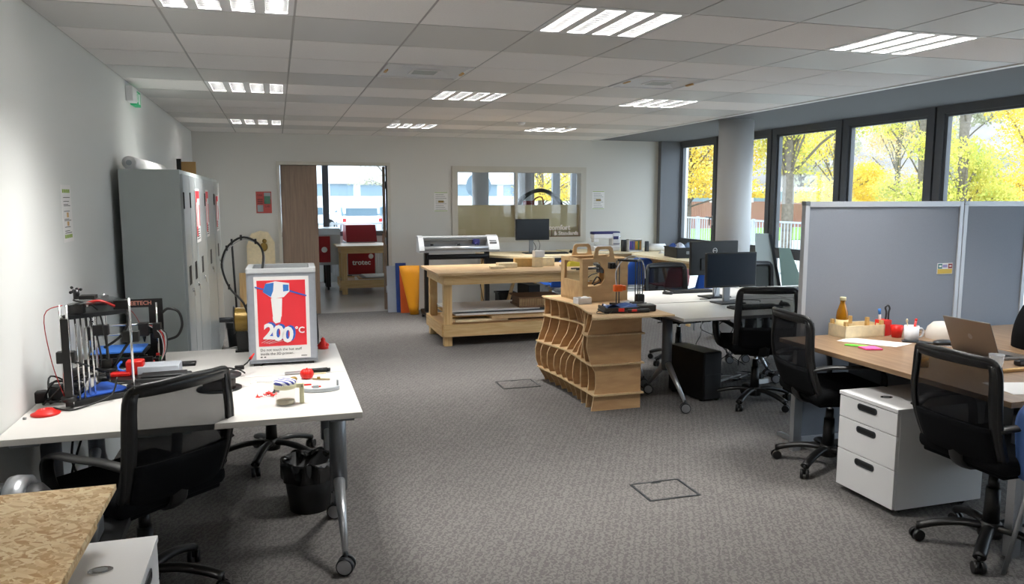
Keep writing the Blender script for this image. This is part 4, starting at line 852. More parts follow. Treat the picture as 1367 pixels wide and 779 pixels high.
# wooden pieces leaning behind the printer
t=T('wooden_board','pale rounded wooden board leaning on the back wall beyond the lockers','board',(-.22,10.86,0),0); o=MB().prism([(-.18,0),(.18,0),(.18,1.02),(.10,1.16),(0,1.18),(-.12,1.14),(-.18,.98)],0,.02,0,frm((0,0,0),(1,0,0),(0,0,1))).build('panel','tanw',t); MB().ball((.04,-.03,.96),(.05,.02,.06),n=14).ball((.05,-.03,1.04),(.03,.018,.03),n=12).build('knob','gold',t); t.rotation_euler=(-.08,0,0)
t=T('wooden_plank','short brown plank standing against the back wall beside the pale board','plank',(-.46,10.86,0)); t.rotation_euler=(-.06,0,0); MB().bx(-.05,-.02,0,.05,0,.62).build('panel','pinez',t)
t=T('black_pole','thin black pole leaning at the end of the lockers','pole',(-.55,10.80,0)); t.rotation_euler=(-.03,-.03,0); MB().tube([(0,0,0),(0,0,.5),(0,0,1.08)],.014,8).build('pole','black',t)
# ------------------------------------------------------------------ wavy plywood counter
t=T('wavy_counter','plywood counter with wavy finned side and horizontal shelves','counter',(0,0,0))
P0=[(0,.0),(.12,.02),(.2,.035),(.29,.03),(.40,-.02),(.5,-.045),(.58,-.04),(.68,-.01),(.745,.01)]
P1=[(0,.045),(.12,.0),(.2,-.03),(.29,-.02),(.40,.05),(.5,.115),(.58,.135),(.68,.11),(.745,.08)]
P2=[(0,.01),(.12,-.05),(.2,-.08),(.29,-.085),(.40,-.05),(.5,-.015),(.58,.0),(.68,.005),(.745,.0)]
def prof_(z,s):
    def ev(P):
        for (a,b),(c,d) in zip(P,P[1:]):
            if a<=z<=c+1e-9: q=(z-a)/(c-a); q=q*q*(3-2*q)*.5+q*.5; return b+(d-b)*q
        return P[-1][1]
    k=.5
    if s<k: q=s/k; q=q*q*(3-2*q); return ev(P0)*(1-q)+ev(P1)*q
    q=(s-k)/(1-k); q=q*q*(3-2*q); return ev(P1)*(1-q)+ev(P2)*q
YN,YFr=5.33,6.42; XB=2.25; XE=2.66
nf=10
for k in range(nf):
    s=k/(nf-1); y=YN+(YFr-YN)*s; zs=[.745*i/28 for i in range(29)]
    poly=[(XB+prof_(z_,s),z_) for z_ in zs]+[(XE,.745),(XE,0)]
    b=MB(); b.prism(poly,-.0055,.0055,0,frm((0,y,0),(1,0,0),(0,0,1)),me=1); o=b.build('fin',['plyx','plyedge'],t)
for z_ in (.125,.36,.59):
    ys_=[YN-.035+(YFr-YN+.05)*i/30 for i in range(31)]
    poly=[(XB-.012+prof_(z_,max(0,min(1,(y-YN)/(YFr-YN)))),y) for y in ys_]+[(XE+.015,YFr+.015),(XE+.015,YN-.035)]
    MB().prism(poly,z_-.006,z_+.006,0,me=1).build('shelf',['ply','plyedge'],t)
ys_=[5.10+(YFr+.03-5.10)*i/24 for i in range(25)]
poly=[(XB-.015+prof_(.745,max(0,min(1,(y-YN)/(YFr-YN)))) if y>=YN else XB-.10+.10*min(1,(y-5.10)/.23),y) for y in ys_]+[(2.82,YFr+.03),(2.82,5.10)]
poly=[p for p in poly if True]
MB().prism(poly,.7455,.757,0,me=1).build('counter_top',['ply','plyedge'],t)
# ------------------------------------------------------------------ plywood-framed machine
t=T('plywood_machine','box-shaped plywood-framed machine with handle cut-outs on the wavy counter','machine',(2.41,5.93,.758),.09)
X=lambda y:frm((0,y,0),(1,0,0),(0,0,1)); w_=.43; h=.36; s_=.012
def hand(x0,x1):
    return [(w_,0),(w_,h),(x1+.02,h),(x1,h+.085),(x1-.02,h+.10),(x0+.02,h+.10),(x0,h+.085),(x0-.02,h),(0,h),(0,0)]
win=[(.05,.13),(.05,h-.06),(.09,h-.06),(.10,h-.03),(.16,h-.03),(.17,h-.06),(.20,h-.09),(.205,h-.1),(.21,.19),(.18,.145),(.14,.13)]
b=MB(); b.plate([hand(.12,.28),win,rrect(.145,h+.015,.255,h+.075,.02)],s_,X(0)); b.build('front_panel',['mdf'],t)
b=MB(); b.plate([hand(.12,.28),rrect(.05,.12,.37,h-.05,.03),rrect(.145,h+.015,.255,h+.075,.02)],s_,X(.40)); b.build('back_panel','mdf',t)
Z=lambda x:frm((x,0,0),(0,1,0),(0,0,1))
b=MB(); b.plate([[(0,0),(.4,0),(.4,h),(0,h)],[(.05,.17),(.05,h-.03),(.34,h-.03),(.34,.17)]],s_,Z(.006)); b.plate([[(0,0),(.4,0),(.4,h),(0,h)]],s_,Z(w_-.006)); b.each('side_panel','mdf',t)
MB().bx(.0,0,.01,w_,.4,.02).bx(0,0,h-.012,w_*.99,.06,h).bx(0,.34,h-.012,w_,.4,h).bx(.012,.14,.10,w_-.012,.26,.112).build('base_panel','mdf',t)
b=MB(); b.cyl((.02,.15,.26),(w_-.02,.15,.26),.006).cyl((.02,.25,.26),(w_-.02,.25,.26),.006).bx(.27,.14,.22,.33,.26,.29).build('carriage','charcoal',t)
b=MB().tube([(.10,.03,.32),(.18,.05,.29),(.2,.08,.24),(.12,.06,.22),(.08,.05,.20)],.004,smooth=5).tube([(.12,.05,.14),(.17,.06,.20),(.21,.07,.16),(.15,.08,.13)],.006,smooth=5); b.build('wiring','cable',t)
MB().cyl((.03,-.008,.035),(.03,-.005,.035),.012).build('bolt','black',t)
# small delta printer + tray + white box
t=T('small_delta_printer','small three-rod delta printer with orange fan unit on the plywood counter','3D printer',(2.71,5.62,.758))
pts=[Vector((-.13,.08,0)),Vector((.13,.02,0)),Vector((.0,-.13,0))]
b=MB()
for z0,z1,k in ((0,.02,1.15),(.36,.375,.75)): b.prism([(p*k).to_2d()[:] for p in pts],z0,z1)
b.each('frame','black',t)
for p in pts:
    q=p*.72; MB().cyl(q+Vector((-.012,0,.01)),q+Vector((-.012,0,.365)),.0045,n=10).cyl(q+Vector((.012,0,.01)),q+Vector((.012,0,.365)),.0045,n=10).build('rod','charcoal',t)
b=MB(); b.bc((-.09,.06,.14),(.075,.04,.055),0,.008).cyl((-.1,.04,.14),(-.1,.035,.14),.02).bc((-.04,.06,.14),(.03,.03,.04),0,.004); b.build('fan_unit','orange',t)
b=MB(); b.bc((-.13,.10,.32),(.05,.05,.05),0,.004).cyl((-.13,.06,.32),(-.13,.05,.32),.018).bc((.07,-.01,.06),(.07,.05,.07),0,.01).bc((0,-.1,.03),(.10,.06,.03),0,.004); b.each('motor','black',t)
MB().tube([(-.11,.05,.16),(-.12,.04,.28),(-.06,.03,.37),(.03,.02,.40),(.10,.0,.34),(.11,-.02,.22)],.004,smooth=6).build('tube','cablew2',t)
MB().cyl((0,0,.02),(0,0,.03),.09,n=28).build('bed','chrome2',t)
t=T('tool_tray','black and red tray holding blue film in front of the small delta printer','tray',(2.50,5.36,.758),-.08)
b=MB(); b.bx(-.16,-.08,0,.13,.09,.02,0,.006).bx(-.155,-.08,.02,-.14,.09,.045,0,.003).bx(.11,-.08,.02,.125,.09,.045,0,.003).bx(-.15,-.08,.02,.12,-.065,.04,0,.003).bx(.02,-.10,0,.20,-.06,.03,0,.01).bx(.12,-.05,0,.27,.06,.05,0,.01); b.build('body','black',t)
MB().bx(-.05,-.087,.012,-.005,-.08,.035).bx(.05,-.104,.012,.09,-.10,.03).bx(.265,-.03,.01,.275,.04,.045).each('red_insert','red',t)
MB().grid(lambda u,v:(-.14+.25*u,-.06+.14*v,.035+.018*math.sin(7*u+3*v)+.01*math.sin(13*v+5*u)),16,10).build('blue_film','bluefilm',t)
tag(MB().tube([(2.36,5.42,.765),(2.30,5.36,.762),(2.28,5.28,.762),(2.34,5.24,.765),(2.40,5.29,.78)],.0025,smooth=6).build('usb_cable','cable'),'thin dark cable looping beside the tray on the plywood counter','cable')
t=T('white_box','small open white box at the far left of the plywood counter','box',(2.385,5.86,.758),.1); MB().bx(-.06,-.05,0,.06,.05,.006).bx(-.06,-.05,0,-.055,.05,.05).bx(.055,-.05,0,.06,.05,.05).bx(-.06,-.05,0,.06,-.045,.05).bx(-.06,.045,0,.06,.05,.05).build('box','paper',t); MB().ball((.02,0,.04),(.035,.03,.02),n=14).build('contents','paper',t)
# ------------------------------------------------------------------ shell chairs
def shell_chair(c):
    t=T('plastic_chair','','chair')
    def S(u,v):
        x=(u-.5)*2
        if v<.5: q=v/.5; y=.22-.42*q; z=.45-.02*math.sin(PI*q)+.03*abs(x)**3; w=.21
        else: q=(v-.5)/.5; y=-.20-.03-.09*q+.05*abs(x)**2.2; z=.44+.37*q; w=.21-.03*q+.0*q; 
        if v>.8: w*=math.sqrt(max(.3,1-((v-.8)/.2)**2*.7))
        return (x*w,y,z)
    b=MB().grid(S,16,24); o=b.build('shell',c,t); m=o.modifiers.new('thick','SOLIDIFY'); m.thickness=.008
    l=MB()
    for sx in (-1,1):
        for sy in (-1,1): MB().tube([(sx*.12,sy*.1,.43),(sx*.17,sy*.16,.38),(sx*.21,sy*.21,.0)],.010,8).build('leg','alu',t)
    MB().tube([(-.17,.16,.38),(.17,.16,.38)],.007).tube([(-.17,-.16,.38),(.17,-.16,.38)],.007).each('brace','alu',t)
    l.b.free(); return t
sb=shell_chair('blueshell'); G='plastic shell chairs'
put(sb,(4.74,9.72,0),PI-.15+PI,'blue plastic chair tucked under the sewing table, behind the small delta printer',G)
dup(sb,(5.02,8.55,0),.2,'blue plastic chair seen through the mesh chair back behind the rear monitor',G)
dup(sb,(3.62,9.75,0),.1,'blue plastic chair under the back wall table behind the workbench',G)
sl=shell_chair('bluelight'); put(sl,(3.18,2.215,0),-PI/2,'light blue plastic chair cut off at the right edge of the picture',G)
sr=shell_chair('redm'); put(sr,(5.02,9.30,0),.2,'red plastic chair tucked under the table by the windows',G)
# ------------------------------------------------------------------ sewing machine etc
t=T('sewing_machine','white and purple sewing machine on the back wall table','sewing machine',(4.62,10.50,.84))
b=MB(); b.bx(-.21,-.08,0,.21,.08,.075,0,.012).bx(.09,-.075,.07,.21,.075,.27,0,.012).bx(-.21,-.07,.18,.21,.07,.27,0,.015).bx(-.20,-.05,.13,-.12,.05,.2,0,.01); b.build('body','sew',t)
MB().bx(-.215,-.073,.24,.215,.073,.285,0,.015).bx(.10,-.079,.17,.18,-.074,.215).bx(.10,-.079,.10,.2,-.074,.11).build('purple_trim','navy',t)
MB().cyl((-.16,0,.13),(-.16,0,.08),.004).cyl((.21,0,.2),(.235,0,.2),.03).bx(-.18,-.03,.077,-.13,.03,.08).build('needle','chrome',t)
t=T('thread_rack','white rack of coloured thread spools beside the sewing machine','rack',(4.97,10.22,.84))
MB().bx(-.11,-.03,0,.11,.05,.012).bx(-.11,-.03,0,-.10,.05,.18).bx(.10,-.03,0,.11,.05,.18).bx(-.11,.04,0,.11,.05,.18).bx(-.11,-.03,.17,.11,.05,.18).build('case','white',t)
cols=['#5a4a9a','#7a5aa8','#3a5a9a','#8a6ab0','#c9a02a','#d8b040','#4a7a5a','#c98a3a']
for k,c_ in enumerate(cols):
    if 'th'+str(k) not in M: M['th'+str(k)]=mat('thread',c_,.7)
    MB().cyl((-.085+.024*k,0,.035),(-.085+.024*k,0,.15),.010,n=12).cyl((-.085+.024*k,0,.03),(-.085+.024*k,0,.036),.0115,n=12).build('thread_spool','th'+str(k),t)
tag(MB(Matrix.Translation((4.82,10.28,.841))).cyl((0,0,0),(0,0,.16),.04,n=24).cyl((0,0,.16),(0,0,.17),.038,n=24).build('canister','charcoal'),'dark canister between the sewing machine and the thread rack','can')
tag(MB(Matrix.Translation((5.14,10.18,.841))).bx(-.02,-.03,0,.02,.03,.15,0,.004).build('small_box','charcoal'),'small dark upright box right of the thread rack','box')
t=T('paper_roll','short white roll lying on the back table before the dark reveal','roll',(5.30,10.20,.895)); MB().lathe([(.02,-.14),(.053,-.14),(.053,.14),(.02,.14)],n=24,X=RY(PI/2)).build('roll','paper',t)
tag(MB(Matrix.Translation((5.16,9.75,.841))).grid(lambda u,v:(.09*(u-.5),.07*(v-.5),.045*math.sin(PI*u)*math.sin(PI*v)*(1+.3*math.sin(8*u))),10,8).build('rag','hatw'),'small beige rag on the table left of the black crate','cloth')
t=T('crate','black plastic crate heaped with cloth and bags on the table by the window','crate',(5.13,9.10,.84),-.1)
b=MB(); b.bx(-.17,-.2,0,.17,.2,.008).bx(-.18,-.21,0,-.168,.21,.13).bx(.168,-.21,0,.18,.21,.13).bx(-.18,-.21,0,.18,-.198,.13).bx(-.18,.198,0,.18,.21,.13); b.plate([rrect(-.19,-.22,.19,.22,.01),rrect(-.17,-.2,.17,.2,.01)],.015,Matrix.Translation((0,0,.13))); b.build('box','dark',t)
MB().plate([rrect(-.03,-.02,.03,.02,.01)],.002,frm((-.02,-.212,.07),(1,0,0),(0,0,1))).build('label_plate','steel',t)
for i,(x,y,s,c_) in enumerate(((-.09,-.08,.09,'#dfe3ee'),(.05,-.05,.10,'#7f93b0'),(.0,.09,.09,'#c8ccd8'),(.11,.08,.07,'#b09a90'),(-.08,.12,.08,'#3d5aa0'),(.12,-.12,.06,'#5a4038'))):
    M['hp%d'%i]=mat('heap_cloth',c_,.9)
    o=tag(MB(Matrix.Translation((5.13+x,9.10+y,.95))).grid(lambda u,v:(s*(.7+.3*math.sin(5*u*6.28+i))*math.sin(PI*v)*math.cos(6.283*u),s*(.8+.2*math.cos(3*u*6.28))*math.sin(PI*v)*math.sin(6.283*u),-s*.7*math.cos(PI*v)*(1+.25*math.sin(4*6.28*u))),20,10,cu=True).build('folded_cloth','hp%d'%i),['crumpled white bag at the front left of the black crate','grey-blue cloth in the middle of the black crate','pale cloth at the back of the black crate','beige cloth at the right back of the black crate','blue cloth at the left back of the black crate','small brown cloth at the right front of the black crate'][i],'cloth','things heaped in the black crate')
# leaning boards near window
def lb2(poly,o,rz,ry,m,lb):
    q=MB().prism(poly,0,.018,0,frm((0,0,0),(1,0,0),(0,0,1))).build('leaning_board',m); q.location=o; q.rotation_euler=(ry,0,rz); tag(q,lb,'board','boards leaning by the windows')
lb2([(0,0),(.34,0),(.11,1.22),(-.04,1.22)],(5.22,7.52,0),-.35,-.10,'paleboard','tall pale grey board leaning right of the round column')
lb2([(0,0),(.40,0),(.02,1.06),(-.10,1.06)],(5.48,7.34,0),-.4,-.12,'leafboard','sage green board leaning against the window behind the far chair')
lb2([(.30,0),(.34,0),(.11,1.21),(.08,1.21)],(5.245,7.50,0),-.35,-.10,'charcoal','narrow dark strip leaning between the pale and green boards')
# notices on the back wall
def notice(x,z,w_,h_,lb):
    t=T('poster',lb,'poster',(x,YB,z),0,'notices on the back wall'); MB().bx(0,-.0015,0,w_,0,h_).build('sheet','paper',t); b=MB().bx(.005,-.0025,h_-.014,w_-.005,-.0015,h_-.006).bx(.005,-.0025,.006,w_-.005,-.0015,.014); b.each('band','txg',t)
    b=MB(); 
    for k in range(9): b.bx(.02,-.0022,.03+.026*k,w_-.02-.02*(k%3),-.0015,.034+.026*k)
    b.build('lettering','text',t); MB().bx(w_*.3,-.003,h_*.45,w_*.7,-.0025,h_*.55).build('mark','gold',t)
notice(2.17,1.42,.20,.28,'white notice between the doorway and the interior window'); notice(4.62,1.44,.20,.28,'white notice right of the interior window')
t=T('poster','small red, green and grey patchwork poster left of the doorway','poster',(-.26,YB,1.41)); MB().bx(0,-.0015,0,.20,0,.29).build('sheet','redposter',t)
MB().bx(.015,-.0025,.02,.09,-.0015,.11,0).bx(.105,-.0025,.19,.19,-.0015,.275,0).build('grey_fields','greyposter',t); MB().bx(.105,-.003,.125,.185,-.0025,.23).build('green_field','greenposter',t); b=MB()
b.text('FAB',.035,frm((.05,-.003,.24),(1,0,0),(0,0,1)),.0003).text('LAB',.035,frm((.145,-.003,.09),(1,0,0),(0,0,1)),.0003); 
for k in range(3): b.bx(.02,-.003,.13+.025*k,.085,-.0025,.14+.025*k)
b.build('lettering','text',t)
# cut wooden words in the interior window
t=T('cut_out_words','pale cut-out word sign standing on the interior window ledge','sign',(4.16,YB+.004,1.031)); b=MB()
b.text('comfort',.105,frm((-.07,0,.135),(1,0,0),(0,0,1)),.006,bold=.002).text('& Standards',.082,frm((.04,-.0,.05),(1,0,0),(0,0,1)),.006,bold=.002); b.build('lettering','sign',t); MB().bx(-.22,-.012,0,.26,.012,.010).bx(-.20,-.005,.012,-.19,.005,.12).bx(-.12,-.005,.012,-.11,.005,.12).build('base','brownbox',t)
# interior window panes hint: mullion
# ------------------------------------------------------------------ floor boxes
for i,(x0,y0,x1,y1,lb) in enumerate(((1.87,3.60,2.18,3.86,'square floor socket hatch in the carpet in the middle foreground'),(1.80,6.18,2.14,6.46,'square floor socket hatch left of the wavy counter'))):
    t=T('floor_hatch',lb,'floor hatch',((x0+x1)/2,(y0+y1)/2,0),0,'floor hatches'); w_=(x1-x0)/2; d_=(y1-y0)/2
    MB().plate([rrect(-w_,-d_,w_,d_,.006),rrect(-w_+.012,-d_+.012,w_-.012,d_-.012,.004)],.004,Matrix.Translation((0,0,.002))).build('frame','charcoal',t)
    MB().bx(-w_+.015,-d_+.015,.0,w_-.015,d_-.015,.003).build('lid','carpet',t); MB().bx(-.03,d_-.03,.002,.03,d_-.018,.005).build('handle','charcoal',t)
# under desk cables
random.seed(31); c=MB()
for k in range(9):
    x=3.5+random.random()*.9; y=5.75+random.random()*.25; pts=[(x,y,.70)]
    for j in range(5): pts.append((x+random.uniform(-.15,.15),y+random.uniform(-.1,.1),.6-.12*j))
    c.tube(pts,.004,6,smooth=5,m=k%4==0)
tag(c.build('cable_tangle',['cable','cablew']),'cables hanging in a tangle under the white computer desks','cables')
c=MB()
for k in range(7):
    x=3.55+random.random()*1.0; y=5.85+random.random()*.3; pts=[(x+random.uniform(-.3,.3),y+random.uniform(-.2,.2),.012+.03*random.random()) for j in range(7)]; c.tube(pts,.006,6,smooth=5,m=k%2)
tag(c.build('cable_pile',['cable','cablew']),'loose cables lying on the floor under the white computer desks','cables')
c=T('power_strip','white power strip on the floor under the white computer desks','power strip',(4.15,5.75,0),.2); MB().bx(-.2,-.03,0,.2,.03,.045,0,.008).build('body','white',c); MB().bx(-.15,-.02,.045,-.11,.02,.085,0,.004).bx(-.02,-.02,.045,.02,.02,.085,0,.004).build('plug','black',c)
# ------------------------------------------------------------------ grey partition screens
def screen(name,o,w_,rz,lb,sticker=False):
    t=T(name,lb,'partition',o,rz,'grey partition screens')
    MB().bx(.03,.008,.03,w_-.03,.032,1.57).build('panel','part',t)
    MB().bx(0,0,0,.032,.04,1.60,0,.003).bx(w_-.032,0,0,w_,.04,1.60,0,.003).bx(.032,0,1.565,w_-.032,.04,1.60).bx(.032,0,.02,w_-.032,.04,.06).build('frame','alu_matt',t)
    MB().bx(.03,-.20,0,.07,.24,.025,0,.004).bx(w_-.07,-.20,0,w_-.03,.24,.025,0,.004).build('foot','alu',t)
    MB().bx(-.002,-.002,1.575,.034,.042,1.602,0,.003).build('corner','steel',t)
    if sticker:
        s=MB().bx(w_-.19,.0055,1.105,w_-.06,.0085,1.18).build('sticker','paper',t)
        b=MB().bx(w_-.187,.004,1.108,w_-.063,.0055,1.14,0).bx(w_-.185,.004,1.143,w_-.15,.0055,1.176,1).bx(w_-.098,.004,1.143,w_-.063,.0055,1.176,2).bx(w_-.144,.004,1.15,w_-.106,.0055,1.17,3)
        b.bx(w_-.178,.003,1.153,w_-.157,.0045,1.166,4).bx(w_-.09,.003,1.156,w_-.072,.0045,1.163,4); b.build('sticker_print',['gold2','art_g','art_r','art_p','txw'],s)
    return t
screen('partition',(3.215,4.17,0),1.275,0,'wide grey fabric partition behind the brown desk with a small sticker',True)
screen('partition',(4.495,4.17,0),.56,-.05,'darker grey fabric partition at the right edge, joined to the wide one')
# ------------------------------------------------------------------ things on the brown desk
Z=.7425
t=T('wooden_crate','small pale wooden fruit crate with corner posts on the brown desk','crate',(3.395,3.97,Z),-.02)
b=MB().bx(0,0,.004,.30,.16,.008); 
b.bx(0,0,0,.30,.006,.078).bx(0,.154,0,.30,.16,.078).bx(0,0,0,.006,.16,.078).bx(.294,0,0,.30,.16,.078); b.build('slats','tanw',t)
b=MB()
for x,y in ((.006,.006),(.274,.006),(.006,.134),(.274,.134)): b.bx(x,y,0,x+.02,y+.02,.105)
b.build('corner_post','tanw2',t); MB().bx(.115,.135,.07,.16,.152,.12).build('block','tanw2',t)
t=T('juice_bottle','amber juice bottle with cream cap standing in the fruit crate','bottle',(3.45,4.07,.751))
MB().lathe([(0,0),(.034,0),(.037,.005),(.037,.12),(.033,.15),(.02,.19),(.016,.205),(.016,.225),(0,.225)],n=28).build('bottle_body','juice',t)
MB().lathe([(.0375,.02),(.0378,.02),(.0378,.10),(.0375,.10)],n=28).build('paper_label','label',t); MB().lathe([(0,.243),(.018,.243),(.0195,.24),(.0195,.222),(.015,.222)],n=24).build('cap','cream',t)
MB().bx(-.012,-.0395,.045,.02,-.038,.07).build('label_print','text',t)
t=T('pen_pot','small red geometric pen pot with scissors and marker against the partition','pen pot',(3.73,4.02,Z),.2); MB().prism([(-.035,-.035),(.035,-.035),(.035,.035),(-.035,.035)],0,.10).build('pot','red',t)
tag(MB(Matrix.Translation((3.715,4.03,Z+.06))).cyl((0,0,0),(-.01,.0,.10),.008,n=12,m=0).cyl((-.008,0,.075),(-.012,0,.11),.009,n=12,m=1).build('marker',['txw','artblue']),'white marker with blue end in the red pen pot','pen')
tag(MB(Matrix.Translation((3.75,4.03,Z+.06))).tube([(0,0,0),(.01,0,.08),(.0,0,.115),(.02,0,.13),(.035,0,.11),(.028,0,.08),(.03,0,0)],.006,smooth=4).build('scissors','charcoal'),'dark-handled scissors standing in the red pen pot','scissors')
tag(MB(Matrix.Translation((3.755,3.93,Z))).lathe([(0,0),(.03,0),(.042,.075),(.038,.075),(.027,.005),(0,.005)],n=6).build('faceted_pot','red'),'red faceted low pot between the pen pot and the white mug','pot')
t=T('mug','white ceramic mug holding a spoon and a red marker','mug',(3.745,3.80,Z)); MB().lathe([(0,0),(.034,0),(.042,.01),(.043,.095),(.039,.095),(.037,.012),(0,.01)],n=32).build('body','sew',t)
MB().tube([(.038,-.01,.075),(.065,-.014,.075),(.075,-.016,.05),(.062,-.014,.025),(.036,-.01,.022)],.006,smooth=5).build('handle','sew',t)
tag(MB(Matrix.Translation((3.755,3.80,Z+.012))).cyl((0,0,0),(.02,0,.115),.007,n=12).ball((.021,0,.118),.009,n=10).build('marker','red'),'red marker leaning in the white mug','pen')
tag(MB(Matrix.Translation((3.73,3.80,Z+.012))).cyl((0,0,0),(-.022,0,.105),.003,n=8).ball((-.024,0,.115),(.009,.004,.014),n=10).build('spoon','tanw'),'small wooden spoon leaning left in the white mug','spoon')
def flat(name,pts,m,lb,cat,h=.001,z=Z): return tag(MB().prism(pts,z,z+h).build(name,m),lb,cat)
flat('paper_sheet',[(3.30,3.93),(3.45,4.00),(3.68,3.72),(3.50,3.66)],'paper','white sheet of paper lying on the brown desk before the crate','paper')
flat('sticky_note',[(3.24,3.79),(3.27,3.81),(3.36,3.73),(3.32,3.70)],'gnote','green sticky notes on the brown desk at the edge of the paper','note',.004,Z+.0012)
flat('sticky_note',[(3.26,3.63),(3.27,3.71),(3.37,3.69),(3.35,3.60)],'pink','pink sticky note pad on the brown desk','note',.008,Z+.0015)
flat('dark_strip',[(3.66,3.78),(3.70,3.83),(3.92,3.62),(3.88,3.58)],'charcoal','long dark strip lying beside the mug on the brown desk','strip',.006)
tag(MB(Matrix.Translation((3.82,3.63,Z+.006))).ball((0,0,.012),(.07,.04,.016),n=18).build('case','charcoal'),'dark soft glasses case between the mug and the laptop','case')
t=T('sunglasses','dark sunglasses lying by the laptop and the white cap','glasses',(3.82,3.50,Z),.3); MB().ball((-.03,0,.016),(.026,.006,.016),n=14).ball((.03,0,.016),(.026,.006,.016),n=14).each('lens','black',t); MB().cyl((-.05,0,.02),(-.055,.1,.01),.003).cyl((.05,0,.02),(.055,.1,.01),.003).each('temple','alu',t)
t=T('cap','cream baseball cap with dark print, resting against the partition behind the laptop','cap',(4.0,3.82,Z)); MB().lathe([(.09,0),(.092,.03),(.08,.07),(.05,.10),(0,.11)],n=28).build('crown','hatw',t); MB().prism([(.05,-.07),(.12,-.10),(.17,-.06),(.17,.0),(.09,.03)],.005,.01).build('brim','hatw',t)
b=MB(); 
for k in range(3): b.bx(.0,-.094,.03+.014*k,.06,-.088,.035+.014*k)
b.build('print','navyf',t)
t=T('laptop','bronze laptop open with its lid back towards us','laptop',(3.74,3.33,Z),0)
MB().bx(0,-.155,0,.215,.155,.014,0,.004).build('base','champ',t)
L=MB(RY(-.42,(0.0,0,.014))); L.bx(-.003,-.155,0,.004,.155,.215,0,.003); o=L.build('lid','champ',t); L=MB(RY(-.42,(0,0,.014))); L.bx(.004,-.148,.01,.0048,.148,.207); L.build('screen','screen',o); L=MB(RY(-.42,(0,0,.014))); L.plate([circ(0,0,.014,20,.017)],.001,frm((-.0035,0,.11),(0,-1,0),(0,0,1))); L.build('logo','steel',o)
b=MB()
for r in range(5):
    for k in range(12): b.bx(.03+.019*r,-.13+.0218*k,.014,.045+.019*r,-.112+.0218*k,.0155)
b.build('keys','black',t)
t=T('plastic_cup','clear plastic cup on the brown desk in front of the laptop','cup',(3.50,2.99,Z)); MB().lathe([(0,.003),(.026,.003),(.036,.085),(.038,.088),(.0365,.088),(.025,.005)],n=28).build('body','cupm',t)
t=T('tape_roll','amber roll of sticky tape on the brown desk edge','tape',(3.23,3.20,Z)); MB().lathe([(.026,0),(.036,0),(.036,.048),(.026,.048),(.026,0)],n=32).build('tape','tape',t); MB().lathe([(.023,0),(.026,0),(.026,.048),(.023,.048),(.023,0)],n=28).build('core','cards',t)
flat('paper_sheet',[(3.16,2.60),(3.22,2.82),(3.5,2.74),(3.46,2.55)],'paper','white printed sheet behind the near chair on the brown desk','paper')
tag(MB(Matrix.Translation((3.58,2.96,Z))).bx(-.08,-.012,0,.08,.012,.016,0,.004).build('glue_stick','tanw2'),'short wooden stick on the desk behind the near chair','stick')
tag(MB(Matrix.Translation((3.78,3.06,Z))).bx(-.06,-.02,0,.09,.02,.03,0,.008).build('stapler','black'),'black stapler right of the clear cup','stapler')
tag(MB(Matrix.Translation((3.66,2.88,Z))).ball((0,0,.03),.032,n=18).build('ball','pinkred'),'pinkish red round object at the right edge of the desk','ball')
t=T('backpack','black bag standing on the brown desk at the right edge of the picture','bag',(4.28,3.34,Z)); MB().grid(lambda u,v:(.15*math.cos(6.283*u)*(1-.55*v**3)*(.9+.1*math.sin(3*v)),.20*math.sin(6.283*u)*(1-.4*v**2),.30*v),28,12,cu=True).ball((0,0,.29),(.07,.12,.04)).build('body','fabric',t); MB().tube([(-.02,-.06,.31),(-.03,-.05,.37),(-.03,.05,.37),(-.02,.06,.31)],.012,smooth=4).build('strap','fabric',t)
# ------------------------------------------------------------------ the far room
t=T('laser_cutter','red laser cutting machine behind the timber table in the next room','machine',(1.08,14.1,0),0)
W=.62
MB().bx(.1,.05,.22,W,.9,.82,0,.01).build('body','laserw',t)
MB().bx(.12,.02,.24,W-.02,.05,.80).build('front_panel','redm',t)
MB().prism([(.05,.0),(.9,0),(.9,.3),(.25,.3)],0,W-.08,0,frm((.11,0,.82),(0,1,0),(0,0,1))).build('lid','redm',t)
b=MB(); b.text('trotec',.13,frm((.36,.018,.45),(1,0,0),(0,0,1)),.002,bold=.003); b.plate([circ(0,0,.045,24)],.003,frm((.53,.018,.56),(1,0,0),(0,0,1))); b.build('logo','txw',t)
for x in (.16,W-.1):
    for y in (.12,.82): MB().bx(x-.03,y-.03,0,x+.03,y+.03,.22).build('leg','dark',t)
t=T('laser_cutter','grey laser machine with a red front half hidden by the door leaf','machine',(.35,13.7,0),0)
MB().bx(0,.06,.45,.70,.9,.98,0,.01).prism([(.06,.98),(.9,.98),(.9,1.08),(.2,1.08)],0,.70,0,frm((0,0,0),(0,1,0),(0,0,1))).build('body','laserw',t); MB().bx(.05,.04,.50,.52,.06,.95).build('front_panel','redm',t)
MB().plate([circ(0,0,.05,24)],.003,frm((.42,.035,.72),(1,0,0),(0,0,1))).build('logo','txw',t)
for x in (.08,.48):
    for y in (.15,.8): MB().bx(x-.04,y-.05,.06,x+.04,y+.05,.45).cyl((x-.02,y,.04),(x+.02,y,.04),.04).build('leg','black',t)
bench('workbench','timber table with lower shelf seen through the doorway',(1.0,13.1,0),1.5,.7,.82)
for k in range(4):
    o=MB().bx(-.5,-.25,0,.5,.25,.015).build('sheet_board',['paper','ply','steel','paper'][k]); o.location=(1.75+.05*k,13.45,.224+.0165*k); o.rotation_euler=(0,0,.05*k-.08); tag(o,['lowest pale sheet','second, brown sheet','third, grey sheet','top pale sheet'][k]+' of the stack on the shelf of the table beyond the doorway','board','sheets on the far table shelf')
